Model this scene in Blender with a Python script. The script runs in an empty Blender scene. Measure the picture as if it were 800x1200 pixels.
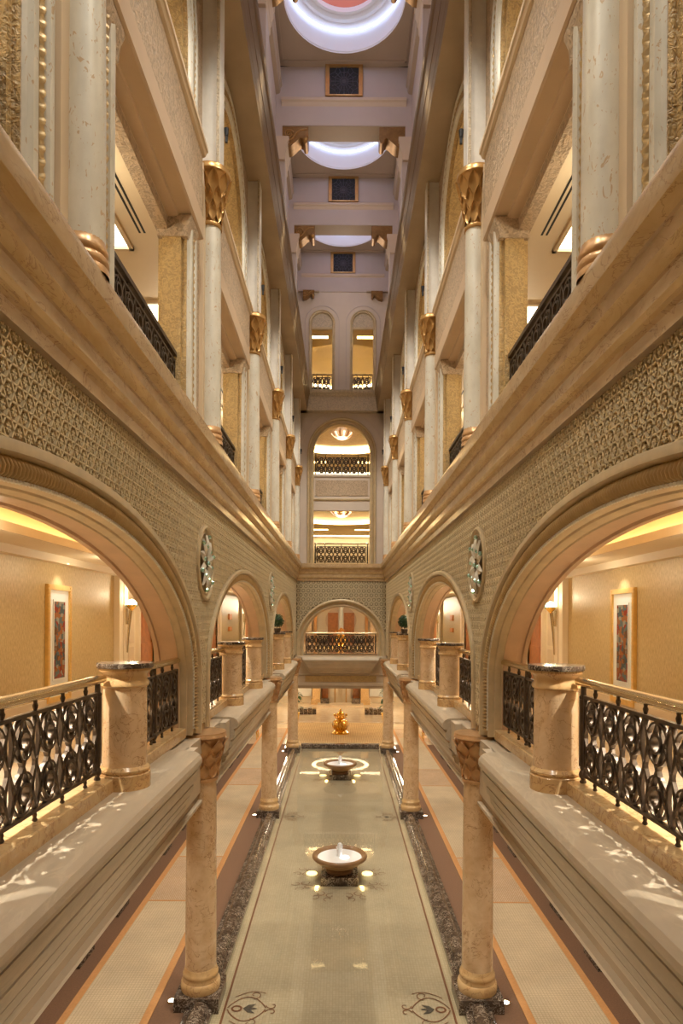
import bpy, bmesh, math, random
from mathutils import Vector, Matrix
random.seed(7)
PI = math.pi
S = bpy.context.scene
C = S.collection

# ------------------------------------------------------------------ camera, world, exposure
CAM_Z, F = 6.0, 750.0
cam_d = bpy.data.cameras.new('camera')
cam = bpy.data.objects.new('camera', cam_d); C.objects.link(cam)
cam.location = (0, 0, CAM_Z)
cam_d.sensor_fit = 'VERTICAL'; cam_d.sensor_height = 36.0; cam_d.sensor_width = 24.0
cam_d.lens = 36.0 * F / 1200
cam_d.shift_y = 127 / 1200; cam_d.shift_x = 0.6 / 1200
cam_d.clip_start = 0.05; cam_d.clip_end = 200
cam.rotation_euler = (Matrix.Rotation(PI / 2, 3, 'X') @ Matrix.Rotation(math.radians(0.33), 3, 'Z')).to_euler()
S.camera = cam
S.view_settings.view_transform = 'Standard'; S.view_settings.look = 'None'
S.view_settings.gamma = 1.0; S.view_settings.use_curve_mapping = False
S.view_settings.exposure = 0.03
w = bpy.data.worlds.new('world'); S.world = w; w.use_nodes = True
w.node_tree.nodes['Background'].inputs[0].default_value = (0.9, 0.75, 0.55, 1)
w.node_tree.nodes['Background'].inputs[1].default_value = 0.0
try:
    S.cycles.use_denoising = True
    S.cycles.max_bounces = 8; S.cycles.diffuse_bounces = 5; S.cycles.glossy_bounces = 4
    S.cycles.transparent_max_bounces = 12
    S.cycles.sample_clamp_indirect = 6.0
except Exception:
    pass
WARM = (1.0, 0.86, 0.62); WHITE = (1.0, 0.93, 0.80); COOL = (0.62, 0.72, 1.0); YEL = (1.0, 0.78, 0.40)

# ------------------------------------------------------------------ materials
def new_mat(name):
    m = bpy.data.materials.new(name); m.use_nodes = True
    nt = m.node_tree; nt.nodes.clear()
    out = nt.nodes.new('ShaderNodeOutputMaterial')
    b = nt.nodes.new('ShaderNodeBsdfPrincipled')
    nt.links.new(b.outputs[0], out.inputs[0])
    return m, nt, b, out
def nd(nt, t, **kw):
    n = nt.nodes.new('ShaderNode' + t)
    for k, v in kw.items():
        if k.startswith('i_'):
            n.inputs[k[2:].replace('_', ' ')].default_value = v
        else: setattr(n, k, v)
    return n
def coords(nt, stretch=(1, 1, 1)):
    g = nd(nt, 'NewGeometry'); mp = nd(nt, 'Mapping')
    mp.inputs['Scale'].default_value = stretch
    nt.links.new(g.outputs['Position'], mp.inputs['Vector'])
    return mp.outputs['Vector']
def ramp(nt, src, stops, interp='LINEAR'):
    r = nd(nt, 'ValToRGB'); r.color_ramp.interpolation = interp
    while len(r.color_ramp.elements) < len(stops): r.color_ramp.elements.new(0.5)
    for e, (p, c) in zip(r.color_ramp.elements, stops):
        e.position = p; e.color = (*c, 1)
    nt.links.new(src, r.inputs['Fac']); return r.outputs['Color']
def mixc(nt, fac, a, b, mode='MIX'):
    n = nd(nt, 'Mix', data_type='RGBA', blend_type=mode)
    for sck, val in ((n.inputs['Factor'], fac), (n.inputs['A'], a), (n.inputs['B'], b)):
        if hasattr(val, 'node'): nt.links.new(val, sck)
        elif isinstance(val, (int, float)): sck.default_value = val
        else: sck.default_value = (*val, 1)
    # colour sockets share names with float ones: fix explicitly
    return n
def mix(nt, fac, a, b, mode='MIX'):
    n = nt.nodes.new('ShaderNodeMix'); n.data_type = 'RGBA'; n.blend_type = mode
    ins = [n.inputs[0], n.inputs[6], n.inputs[7]]
    for sck, val in zip(ins, (fac, a, b)):
        if hasattr(val, 'is_linked'): nt.links.new(val, sck)
        elif isinstance(val, (int, float)): sck.default_value = val
        else: sck.default_value = (*val, 1)
    return n.outputs[2]
def bump(nt, b, h, strength=0.3, dist=0.01):
    n = nd(nt, 'Bump'); n.inputs['Strength'].default_value = strength; n.inputs['Distance'].default_value = dist
    nt.links.new(h, n.inputs['Height']); nt.links.new(n.outputs[0], b.inputs['Normal'])
def noise(nt, v, scale, detail=4, rough=0.55, dist=0.0):
    n = nd(nt, 'TexNoise'); n.inputs['Scale'].default_value = scale; n.inputs['Detail'].default_value = detail
    n.inputs['Roughness'].default_value = rough; n.inputs['Distortion'].default_value = dist
    nt.links.new(v, n.inputs['Vector']); return n.outputs['Fac']

def plain(name, c, rough=0.5, metal=0.0, var=0.0, scale=3.0, bmp=0.0, bscale=60.0, spec=0.5):
    m, nt, b, o = new_mat(name)
    b.inputs['Roughness'].default_value = rough; b.inputs['Metallic'].default_value = metal
    b.inputs['Specular IOR Level'].default_value = spec
    v = coords(nt)
    if var:
        f = noise(nt, v, scale, 5)
        d = tuple(x * (1 - var) for x in c); e = tuple(min(1, x * (1 + var)) for x in c)
        nt.links.new(ramp(nt, f, [(0.3, d), (0.7, e)]), b.inputs['Base Color'])
    else: b.inputs['Base Color'].default_value = (*c, 1)
    if bmp: bump(nt, b, noise(nt, v, bscale, 3), bmp, 0.005)
    return m
def marble(name, c1, c2, vein, scale=2.0, vscale=3.0, vwid=0.03, rough=0.22, stretch=(1, 1, 1), vmix=0.8):
    m, nt, b, o = new_mat(name)
    v = coords(nt, stretch)
    base = ramp(nt, noise(nt, v, scale, 7, 0.6, 0.6), [(0.3, c1), (0.7, c2)])
    n2 = noise(nt, v, vscale, 5, 0.6, 1.2)
    mth = nd(nt, 'Math', operation='SUBTRACT'); nt.links.new(n2, mth.inputs[0]); mth.inputs[1].default_value = 0.5
    ab = nd(nt, 'Math', operation='ABSOLUTE'); nt.links.new(mth.outputs[0], ab.inputs[0])
    fac = ramp(nt, ab.outputs[0], [(0.0, (vmix,) * 3), (vwid, (0, 0, 0))])
    n3 = ramp(nt, noise(nt, v, vscale * 0.5, 2), [(0.36, (0.1, 0.1, 0.1)), (0.52, (1, 1, 1))])
    fm = mix(nt, 1.0, fac, n3, 'MULTIPLY')
    bw = nd(nt, 'RGBToBW'); nt.links.new(fm, bw.inputs[0])
    nt.links.new(mix(nt, bw.outputs[0], base, vein), b.inputs['Base Color'])
    b.inputs['Roughness'].default_value = rough
    return m
def emit(name, c, strength):
    m, nt, b, o = new_mat(name)
    b.inputs['Base Color'].default_value = (*c, 1)
    b.inputs['Emission Color'].default_value = (*c, 1); b.inputs['Emission Strength'].default_value = strength
    return m

MT = {}
MT['rose_marble'] = marble('rose_marble', (0.64, 0.43, 0.235), (0.78, 0.585, 0.37), (0.32, 0.13, 0.05), 4.5, 4.6, 0.016, 0.2)
MT['gold_marble'] = marble('gold_marble', (0.58, 0.36, 0.15), (0.70, 0.48, 0.24), (0.30, 0.13, 0.05), 4, 4.0, 0.02, 0.2)
MT['cornice_marble'] = marble('cornice_marble', (0.43, 0.29, 0.15), (0.59, 0.43, 0.25), (0.22, 0.10, 0.045), 4.5, 4.5, 0.016, 0.24, (1, 0.5, 1), 0.7)
MT['cornice_gold'] = marble('cornice_gold', (0.56, 0.38, 0.175), (0.70, 0.52, 0.28), (0.30, 0.15, 0.06), 5, 5, 0.016, 0.2, (1, 0.4, 1), 0.6)
MT['curb_marble'] = marble('curb_marble', (0.56, 0.37, 0.17), (0.66, 0.47, 0.25), (0.35, 0.17, 0.07), 4, 5.0, 0.03, 0.15)
MT['dark_marble'] = marble('dark_marble', (0.035, 0.022, 0.015), (0.11, 0.075, 0.052), (0.55, 0.46, 0.36), 6, 10, 0.035, 0.12)
MT['ledge_stone'] = marble('ledge_stone', (0.42, 0.345, 0.25), (0.52, 0.43, 0.315), (0.64, 0.54, 0.40), 1.5, 2.0, 0.05, 0.35, (3, 0.6, 3), 0.4)
MT['beam_plaster'] = plain('beam_plaster', (0.60, 0.50, 0.37), 0.5, 0, 0.08, 2)
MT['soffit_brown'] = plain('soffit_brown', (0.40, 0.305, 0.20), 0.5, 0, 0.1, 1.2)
MT['white_silver'] = plain('white_silver', (0.80, 0.78, 0.73), 0.4, 0.05, 0.06, 5)
MT['attic_trim'] = plain('attic_trim', (0.66, 0.53, 0.41), 0.55, 0, 0.04, 1)
MT['dark_gold'] = plain('dark_gold', (0.30, 0.16, 0.05), 0.35, 0.5, 0.2, 9)
MT['crystal_glow'] = emit('crystal_glow', (1.0, 0.80, 0.60), 1.5)
MT['frame_gold'] = plain('frame_gold', (0.78, 0.50, 0.15), 0.3, 0.4, 0.1, 9)
MT['beam_brown'] = plain('beam_brown', (0.26, 0.17, 0.075), 0.5, 0, 0.1, 1.2)  # dim light on the side beams is put into this darker brown
MT['end_cream'] = plain('end_cream', (0.66, 0.57, 0.49), 0.5, 0, 0.05, 1.2)
MT['cream'] = plain('cream', (0.68, 0.54, 0.37), 0.5, 0, 0.05, 1.5)
MT['ceiling_cream'] = plain('ceiling_cream', (0.78, 0.66, 0.48), 0.55, 0, 0.03, 1.0)
MT['pink_plaster'] = plain('pink_plaster', (0.60, 0.455, 0.315), 0.5, 0, 0.06, 1.5)
MT['attic'] = plain('attic', (0.56, 0.48, 0.45), 0.6, 0, 0.05, 0.8)
MT['attic_warm'] = plain('attic_warm', (0.47, 0.37, 0.28), 0.6, 0, 0.05, 0.8)
MT['gold'] = plain('gold', (0.50, 0.29, 0.10), 0.34, 0.5, 0.12, 9)
MT['bright_gold'] = plain('bright_gold', (0.95, 0.62, 0.15), 0.18, 1.0, 0.08, 9)
MT['copper_gold'] = plain('copper_gold', (0.62, 0.38, 0.19), 0.3, 0.4, 0.15, 7)
MT['bronze'] = plain('bronze', (0.085, 0.062, 0.044), 0.36, 0.6, 0.25, 15)
MT['brass'] = plain('brass', (0.66, 0.55, 0.35), 0.22, 0.95, 0.06, 8)
MT['lattice'] = plain('lattice', (0.78, 0.66, 0.43), 0.45, 0.1, 0.1, 8)
MT['lattice_ground'] = plain('lattice_ground', (0.30, 0.21, 0.105), 0.6, 0.0, 0.25, 7)
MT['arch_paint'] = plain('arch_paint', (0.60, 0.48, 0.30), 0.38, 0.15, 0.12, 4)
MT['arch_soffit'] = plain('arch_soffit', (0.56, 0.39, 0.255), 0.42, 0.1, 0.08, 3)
MT['rope'] = plain('rope', (0.50, 0.355, 0.17), 0.35, 0.4, 0.1, 5)
MT['orange'] = plain('orange', (0.66, 0.34, 0.13), 0.9, 0, 0.08, 30)
MT['brown_carpet'] = plain('brown_carpet', (0.22, 0.12, 0.068), 0.9, 0, 0.15, 40)
MT['door_wood'] = plain('door_wood', (0.42, 0.15, 0.04), 0.35, 0, 0.2, 6)
MT['white_paint'] = plain('white_paint', (0.70, 0.70, 0.66), 0.45)
MT['leaf'] = plain('leaf', (0.03, 0.075, 0.022), 0.5, 0, 0.4, 12)
MT['black'] = plain('black', (0.012, 0.012, 0.014), 0.6)
MT['grille'] = plain('grille', (0.10, 0.095, 0.13), 0.5, 0.0)
MT['bowl'] = plain('bowl', (0.25, 0.135, 0.055), 0.4, 0, 0.15, 6)
MT['coral'] = plain('coral', (0.85, 0.28, 0.20), 0.6)
MT['drum'] = plain('drum', (0.86, 0.86, 0.88), 0.7)
MT['red_fabric'] = plain('red_fabric', (0.42, 0.07, 0.05), 0.85)
MT['inlay_brown'] = plain('inlay_brown', (0.20, 0.085, 0.045), 0.3)
MT['inlay_grey'] = plain('inlay_grey', (0.10, 0.085, 0.07), 0.3)
MT['marble_floor'] = marble('marble_floor', (0.66, 0.52, 0.37), (0.76, 0.63, 0.47), (0.5, 0.35, 0.22), 2, 3, 0.02, 0.12)
MT['jewel'] = plain('jewel', (0.60, 0.98, 0.95), 0.05, 0.9)
MT['cove_yellow'] = emit('cove_yellow', (1.0, 0.74, 0.32), 7.0)
MT['cove_white'] = emit('cove_white', (1.0, 0.84, 0.52), 7.0)
MT['far_cream'] = plain('far_cream', (0.56, 0.42, 0.17), 0.5, 0, 0.04, 1.0)
MT['cove_cool'] = emit('cove_cool', (0.72, 0.79, 1.0), 1.6)
MT['panel_light'] = emit('panel_light', (1.0, 0.90, 0.66), 5.0)
MT['lamp_glow'] = emit('lamp_glow', (1.0, 0.86, 0.62), 12.0)
MT['floor_glow'] = emit('floor_glow', (1.0, 0.94, 0.82), 14.0)
MT['pool_glow'] = emit('pool_glow', (1.0, 0.80, 0.36), 2.2)
MT['bowl_glow'] = emit('bowl_glow', (0.95, 0.97, 1.0), 3.5)
MT['sign_orange'] = plain('sign_orange', (0.70, 0.25, 0.06), 0.4)
MT['flower'] = plain('flower', (0.85, 0.35, 0.06), 0.6, 0, 0.3, 14)

def silver_mat():
    m, nt, b, o = new_mat('silver_leaf')
    v = coords(nt, (1, 1, 0.45))
    base = ramp(nt, noise(nt, v, 5, 5), [(0.3, (0.64, 0.615, 0.53)), (0.7, (0.80, 0.775, 0.69))])
    vo = nd(nt, 'TexNoise'); vo.inputs['Scale'].default_value = 14; vo.inputs['Detail'].default_value = 2; vo.inputs['Distortion'].default_value = 2.5
    nt.links.new(v, vo.inputs['Vector'])
    fl = ramp(nt, vo.outputs['Fac'], [(0.65, (0, 0, 0)), (0.665, (0.6, 0.6, 0.6))])
    bw = nd(nt, 'RGBToBW'); nt.links.new(fl, bw.inputs[0])
    nt.links.new(mix(nt, bw.outputs[0], base, (0.50, 0.28, 0.07)), b.inputs['Base Color'])
    b.inputs['Roughness'].default_value = 0.38; b.inputs['Metallic'].default_value = 0.15
    return m
MT['silver'] = silver_mat()
def relief_mat(name, c, scale=16, dark=0.55):
    m, nt, b, o = new_mat(name)
    v = coords(nt)
    n = noise(nt, v, scale, 3, 0.5, 1.5)
    r = ramp(nt, n, [(0.42, tuple(x * dark for x in c)), (0.56, c)])
    nt.links.new(r, b.inputs['Base Color']); b.inputs['Roughness'].default_value = 0.55
    bump(nt, b, n, 0.9, 0.03)
    return m
MT['relief'] = relief_mat('relief', (0.58, 0.44, 0.30), 15, 0.7)
MT['relief_gold'] = relief_mat('relief_gold', (0.58, 0.40, 0.17), 18, 0.75)
MT['relief_pale'] = relief_mat('relief_pale', (0.66, 0.56, 0.42), 14, 0.75)
def wallpaper():
    m, nt, b, o = new_mat('wallpaper')
    v = coords(nt, (6, 6, 1.6))
    n = noise(nt, v, 7, 4, 0.65)
    nt.links.new(ramp(nt, n, [(0.32, (0.40, 0.285, 0.125)), (0.68, (0.62, 0.475, 0.24))]), b.inputs['Base Color'])
    b.inputs['Roughness'].default_value = 0.45; b.inputs['Metallic'].default_value = 0.1
    return m
MT['wallpaper'] = wallpaper()
def brickmat(name, c1, c2, mortar, scale, bw, rh, msz, rough, var=None, rot=(0, 0, 0)):
    m, nt, b, o = new_mat(name)
    g = nd(nt, 'NewGeometry'); mp = nd(nt, 'Mapping'); mp.inputs['Rotation'].default_value = rot
    nt.links.new(g.outputs['Position'], mp.inputs['Vector'])
    br = nd(nt, 'TexBrick'); br.inputs['Scale'].default_value = scale
    br.inputs['Color1'].default_value = (*c1, 1); br.inputs['Color2'].default_value = (*c2, 1); br.inputs['Mortar'].default_value = (*mortar, 1)
    br.inputs['Brick Width'].default_value = bw; br.inputs['Row Height'].default_value = rh; br.inputs['Mortar Size'].default_value = msz
    br.offset = 0.0 if var is None else var
    nt.links.new(mp.outputs[0], br.inputs['Vector'])
    big = ramp(nt, noise(nt, coords(nt), 1.2, 4), [(0.3, (0.9,) * 3), (0.7, (1.08,) * 3)])
    nt.links.new(mix(nt, 1.0, br.outputs['Color'], big, 'MULTIPLY'), b.inputs['Base Color'])
    b.inputs['Roughness'].default_value = rough
    return m
MT['mosaic'] = brickmat('mosaic', (0.50, 0.42, 0.295), (0.45, 0.37, 0.25), (0.40, 0.325, 0.22), 1.0, 0.05, 0.05, 0.004, 0.3)
MT['mosaic_border'] = brickmat('mosaic_border', (0.56, 0.47, 0.32), (0.50, 0.415, 0.27), (0.42, 0.34, 0.22), 1.0, 0.05, 0.05, 0.004, 0.3)
MT['cream_carpet'] = brickmat('cream_carpet', (0.72, 0.60, 0.41), (0.76, 0.64, 0.45), (0.58, 0.46, 0.29), 1.0, 0.05, 0.05, 0.006, 0.95)
MT['panel_carpet'] = brickmat('panel_carpet', (0.70, 0.54, 0.37), (0.82, 0.70, 0.54), (0.58, 0.40, 0.24), 1.0, 0.045, 0.045, 0.012, 0.95, 0.5)
MT['hall_carpet'] = brickmat('hall_carpet', (0.64, 0.45, 0.22), (0.70, 0.52, 0.28), (0.46, 0.29, 0.12), 1.0, 0.09, 0.09, 0.015, 0.9)
def art_mat():
    m, nt, b, o = new_mat('art_print')
    g = nd(nt, 'NewGeometry'); mp = nd(nt, 'Mapping'); mp.inputs['Rotation'].default_value = (0, PI / 2, 0)
    sx = nd(nt, 'SeparateXYZ'); nt.links.new(g.outputs['Position'], sx.inputs[0])
    cx = nd(nt, 'CombineXYZ'); nt.links.new(sx.outputs['Y'], cx.inputs[0]); nt.links.new(sx.outputs['Z'], cx.inputs[1])
    vo = nd(nt, 'TexVoronoi'); vo.distance = 'CHEBYCHEV'; vo.inputs['Scale'].default_value = 11
    nt.links.new(cx.outputs[0], vo.inputs['Vector'])
    s2 = nd(nt, 'SeparateColor'); nt.links.new(vo.outputs['Color'], s2.inputs[0])
    r = ramp(nt, s2.outputs[0], [(0.0, (0.22, 0.035, 0.018)), (0.2, (0.26, 0.10, 0.035)), (0.38, (0.06, 0.08, 0.085)), (0.52, (0.24, 0.22, 0.17)), (0.66, (0.12, 0.06, 0.03)), (0.82, (0.09, 0.12, 0.12))], 'CONSTANT')
    nt.links.new(r, b.inputs['Base Color']); b.inputs['Roughness'].default_value = 0.15
    return m
MT['art'] = art_mat()
def water_mat():
    m, nt, b, o = new_mat('water')
    nt.nodes.remove(b)
    t = nd(nt, 'BsdfTransparent'); t.inputs[0].default_value = (0.97, 0.97, 0.94, 1)
    g = nd(nt, 'BsdfGlossy'); g.inputs['Roughness'].default_value = 0.03
    fr = nd(nt, 'Fresnel'); fr.inputs['IOR'].default_value = 1.36
    mx = nd(nt, 'MixShader')
    bp = nd(nt, 'Bump'); bp.inputs['Strength'].default_value = 0.03; bp.inputs['Distance'].default_value = 0.02
    nt.links.new(noise(nt, coords(nt), 2.5, 2), bp.inputs['Height'])
    nt.links.new(bp.outputs[0], g.inputs['Normal'])
    nt.links.new(fr.outputs[0], mx.inputs[0]); nt.links.new(t.outputs[0], mx.inputs[1]); nt.links.new(g.outputs[0], mx.inputs[2])
    nt.links.new(mx.outputs[0], o.inputs[0])
    return m
MT['water'] = water_mat()
def glass_mat():
    m, nt, b, o = new_mat('glass')
    nt.nodes.remove(b)
    t = nd(nt, 'BsdfTransparent'); g = nd(nt, 'BsdfGlossy'); g.inputs['Roughness'].default_value = 0.02
    fr = nd(nt, 'Fresnel'); fr.inputs['IOR'].default_value = 1.5; mx = nd(nt, 'MixShader')
    nt.links.new(fr.outputs[0], mx.inputs[0]); nt.links.new(t.outputs[0], mx.inputs[1]); nt.links.new(g.outputs[0], mx.inputs[2])
    nt.links.new(mx.outputs[0], o.inputs[0]); return m
MT['glass'] = glass_mat()
def foam_mat():
    m, nt, b, o = new_mat('foam')
    b.inputs['Base Color'].default_value = (0.95, 0.95, 0.93, 1); b.inputs['Roughness'].default_value = 0.3
    b.inputs['Subsurface Weight'].default_value = 0.0
    bump(nt, b, noise(nt, coords(nt), 40, 3), 0.6, 0.02)
    return m
MT['foam'] = foam_mat()

# ------------------------------------------------------------------ mesh helpers
class MB:
    def __init__(self, s=1): self.v = []; self.f = []; self.s = s
    def add(self, vs, fs):
        o = len(self.v); self.v += [(self.s * x, y, z) for x, y, z in vs]
        self.f += [tuple(i + o for i in f) for f in fs]; return self
    def box(self, x0, x1, y0, y1, z0, z1):
        return self.add([(x0, y0, z0), (x1, y0, z0), (x1, y1, z0), (x0, y1, z0), (x0, y0, z1), (x1, y0, z1), (x1, y1, z1), (x0, y1, z1)],
                        [(0, 3, 2, 1), (4, 5, 6, 7), (0, 1, 5, 4), (1, 2, 6, 5), (2, 3, 7, 6), (3, 0, 4, 7)])
    def quad(self, a, b, c, d): return self.add([a, b, c, d], [(0, 1, 2, 3)])
    def prism(self, poly, axis, a0, a1, caps=True):
        mp = {'x': lambda p, a: (a, p[0], p[1]), 'y': lambda p, a: (p[0], a, p[1]), 'z': lambda p, a: (p[0], p[1], a)}[axis]
        n = len(poly); vs = [mp(p, a0) for p in poly] + [mp(p, a1) for p in poly]
        fs = [(i, (i + 1) % n, n + (i + 1) % n, n + i) for i in range(n)]
        if caps: fs += [tuple(range(n - 1, -1, -1)), tuple(range(n, 2 * n))]
        return self.add(vs, fs)
    def grid(self, rows, cu=False, cv=False):
        R, K = len(rows), len(rows[0]); vs = [p for r in rows for p in r]; fs = []
        for i in range(R if cu else R - 1):
            for j in range(K if cv else K - 1):
                i2, j2 = (i + 1) % R, (j + 1) % K
                fs.append((i * K + j, i * K + j2, i2 * K + j2, i2 * K + j))
        return self.add(vs, fs)
    def lathe(self, prof, n=24, cx=0, cy=0, a0=0, a1=2 * PI):
        full = abs(a1 - a0 - 2 * PI) < 1e-6
        m = n if full else n + 1
        rows = [[(cx + r * math.cos(a0 + (a1 - a0) * k / n), cy + r * math.sin(a0 + (a1 - a0) * k / n), z) for k in range(m)] for r, z in prof]
        return self.grid(rows, False, full)
    def tube(self, pts, r, n=8, closed=False, up=None):
        P = [Vector(p) for p in pts]; rows = []
        N = len(P)
        for i, p in enumerate(P):
            t = (P[(i + 1) % N] - P[i - 1]) if closed else (P[min(i + 1, N - 1)] - P[max(i - 1, 0)])
            t.normalize()
            u = Vector(up) if up else (Vector((0, 0, 1)) if abs(t.z) < 0.9 else Vector((1, 0, 0)))
            a = t.cross(u).normalized(); b = t.cross(a).normalized()
            rr = r[i] if isinstance(r, (list, tuple)) else r
            rows.append([tuple(p + a * rr * math.cos(2 * PI * k / n) + b * rr * math.sin(2 * PI * k / n)) for k in range(n)])
        self.grid(rows, closed, True)
        if not closed:
            o = len(self.v); L = len(rows)
            self.f.append(tuple(range(o - n, o))); self.f.append(tuple(range(o - L * n + n - 1, o - L * n - 1, -1)))
        return self
    def ball(self, c, r, n=10, m=6, sz=1.0):
        rows = [[(c[0] + r * math.sin(PI * i / m) * math.cos(2 * PI * k / n), c[1] + r * math.sin(PI * i / m) * math.sin(2 * PI * k / n), c[2] + sz * r * math.cos(PI * i / m)) for k in range(n)] for i in range(m + 1)]
        return self.grid(rows, False, True)
    def build(self, name, mat, parent=None, smooth=35, kind=None, recalc=True):
        me = bpy.data.meshes.new(name); me.from_pydata(self.v, [], self.f)
        if recalc:
            bm = bmesh.new(); bm.from_mesh(me)
            bmesh.ops.recalc_face_normals(bm, faces=bm.faces); bm.to_mesh(me); bm.free()
        me.materials.append(MT[mat] if isinstance(mat, str) else mat)
        if smooth:
            me.polygons.foreach_set('use_smooth', [True] * len(me.polygons))
            me.set_sharp_from_angle(angle=math.radians(smooth))
        o = bpy.data.objects.new(name, me); C.objects.link(o)
        if parent is not None: o.parent = parent
        if kind: o['kind'] = kind
        return o
def empty(name, loc=(0, 0, 0), rz=0.0):
    o = bpy.data.objects.new(name, None); C.objects.link(o); o.location = loc; o.rotation_euler = (0, 0, rz)
    o.empty_display_size = 0.1; return o
def tag(o, label, cat=None, group=None, kind=None):
    o['label'] = label
    if cat: o['category'] = cat
    if group: o['group'] = group
    if kind: o['kind'] = kind
    return o
def kids(o):
    return KID.get(o.name, [])
KID = {}
def index_children():
    KID.clear()
    for o in C.objects:
        if o.parent: KID.setdefault(o.parent.name, []).append(o)
def copy_tree(o, loc=None, rz=None, parent=None):
    c = o.copy(); C.objects.link(c)
    if parent is not None: c.parent = parent
    for ch in kids(o): copy_tree(ch, parent=c)
    if loc is not None: c.location = loc
    if rz is not None: c.rotation_euler = (0, 0, rz)
    return c
def structure(name, label, cat='wall', loc=(0, 0, 0)):
    return tag(empty(name, loc), label, cat, kind='structure')
def lamp(kind, name, loc, power, color=WARM, parent=None, angle=90, blend=0.6, radius=0.05, direction=(0, 0, -1)):
    l = bpy.data.lights.new(name, kind); l.energy = power; l.color = color
    if kind in ('SPOT', 'POINT'): l.shadow_soft_size = radius
    if kind == 'SPOT': l.spot_size = math.radians(angle); l.spot_blend = blend
    o = bpy.data.objects.new(name, l); C.objects.link(o); o.location = loc
    o.rotation_euler = Vector(direction).to_track_quat('-Z', 'Y').to_euler()
    if parent is not None: o.parent = parent
    return o
def outline(c, a, b, zs, zb, n=32):
    """opening outline from the foot at c-a, over the arch, to the foot at c+a: (along, z)"""
    p = [(c - a, zb)]
    p += [(c - a * math.cos(PI * i / n), zs + b * math.sin(PI * i / n)) for i in range(n + 1)]
    return p + [(c + a, zb)]
def pt(axis, d, p, z): return (d, p, z) if axis == 'x' else (p, d, z)
def arch_face(mb, axis, d, p0, p1, z0, z1, c, a, b, zs, zb, n=32):
    """flat wall face at depth d with one arched opening"""
    P = lambda p, z: pt(axis, d, p, z)
    if c - a > p0: mb.quad(P(p0, z0), P(c - a, z0), P(c - a, z1), P(p0, z1))
    if c + a < p1: mb.quad(P(c + a, z0), P(p1, z0), P(p1, z1), P(c + a, z1))
    o = outline(c, a, b, zs, zb, n)[1:-1]
    for (pa, za), (pb, zb_) in zip(o, o[1:]): mb.quad(P(pa, za), P(pb, zb_), P(pb, z1), P(pa, z1))
    if zb > z0 + 1e-4: mb.quad(P(c - a, z0), P(c + a, z0), P(c + a, zb), P(c - a, zb))
def arch_sweep(mb, axis, c, A0, A1, zs, zb, prof, n=40):
    """moulding along an arch; prof = (u, depth), u 0 on ellipse A0 (outer), 1 on A1 (inner)"""
    rows = []
    for u, d in prof:
        a = A0[0] + (A1[0] - A0[0]) * u; b = A0[1] + (A1[1] - A0[1]) * u
        rows.append([pt(axis, d, p, z) for p, z in outline(c, a, b, zs, zb, n)])
    mb.grid(rows)
def rope_band(mb, axis, c, a, b, zs, zb, d, r, pitch, around=8, per=5, sgn=1, thin=False):
    """twisted rope along the same path"""
    path = outline(c, a, b, zs, zb, 160)
    seg = []; L = 0.0
    for (p0, z0), (p1, z1) in zip(path, path[1:]): seg.append((L, p0, z0, p1, z1)); L += math.hypot(p1 - p0, z1 - z0)
    N = max(12, int(L / pitch * per)); rows = []; k = 0
    for i in range(N + 1):
        s_ = L * i / N
        while k < len(seg) - 1 and s_ > seg[k + 1][0]: k += 1
        l0, p0, z0, p1, z1 = seg[k]; ln = math.hypot(p1 - p0, z1 - z0) or 1
        t = min(1, (s_ - l0) / ln); p = p0 + (p1 - p0) * t; z = z0 + (z1 - z0) * t
        nx, nz = -(z1 - z0) / ln, (p1 - p0) / ln
        row = []
        for q in range(around):
            an = 2 * PI * q / around
            rr = r * (0.58 + 0.52 * abs(math.sin(PI * s_ / pitch + (0.35 if thin else 1.0) * sgn * an)))
            row.append(pt(axis, d + rr * math.cos(an), p + nx * rr * math.sin(an), z + nz * rr * math.sin(an)))
        rows.append(row)
    mb.grid(rows, False, True)

# ------------------------------------------------------------------ main dimensions
W = 2.2                      # wall face of the hall, half width
YB = 31.2                    # back wall
YN = -2.6                    # near end of what is built
BAY = [5.3, 14.9, 24.5]      # centres of the big arches
COLY = [10.1, 19.7, 29.3]    # ground columns
UCOL = [5.14, 10.1, 14.9, 19.7, 24.5, 29.3]
UBAY = [2.9, 7.56, 12.5, 17.3, 22.1, 26.9]
SIDE = {-1: 'left', 1: 'right'}
ORD = ['first', 'second', 'third', 'fourth', 'fifth', 'sixth']
ARO, ARI = (4.55, 2.11), (4.25, 1.80)
ARB = {5.3: ((4.55, 2.11), (4.25, 1.80)), 14.9: ((4.50, 2.01), (4.20, 1.71)), 24.5: ((4.45, 1.93), (4.15, 1.64))}
ZS = 5.1; ZCURB = 4.38; ZG = 4.36
ZC0, ZC1 = 7.90, 8.75        # cornice
ZSOF = 16.1; ZBT = 17.05     # upper beam
ZCEIL = 23.9

# ------------------------------------------------------------------ floor, pool
fl = structure('floor', 'polished floor of the ground storey, brown stone beside the pool', 'floor')
MB().box(-6.2, -2.36, YN, 31.0, -0.2, 0).build('floor_slab', 'brown_carpet', fl)
MB().box(2.36, 6.2, YN, 31.0, -0.2, 0).build('floor_slab', 'brown_carpet', fl)
MB().box(-6.2, 6.2, 31.0, 37.6, -0.2, 0.0).build('floor_slab', 'marble_floor', fl)
MB().box(-8, 8, 37.6, 47, -0.2, 0.02).build('floor_slab', 'marble_floor', fl)
MB().box(-2.36, 2.36, YN, 31.0, -0.2, -0.02).build('pool_bed', 'mosaic', fl)
for s in (-1, 1):
    MB(s).box(1.78, 2.0, YN, 30.1, -0.02, -0.016).build('border_strip', 'mosaic_border', fl)
    MB(s).box(1.745, 1.78, YN, 30.1, -0.02, -0.014).build('border_line', 'inlay_brown', fl)
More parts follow.
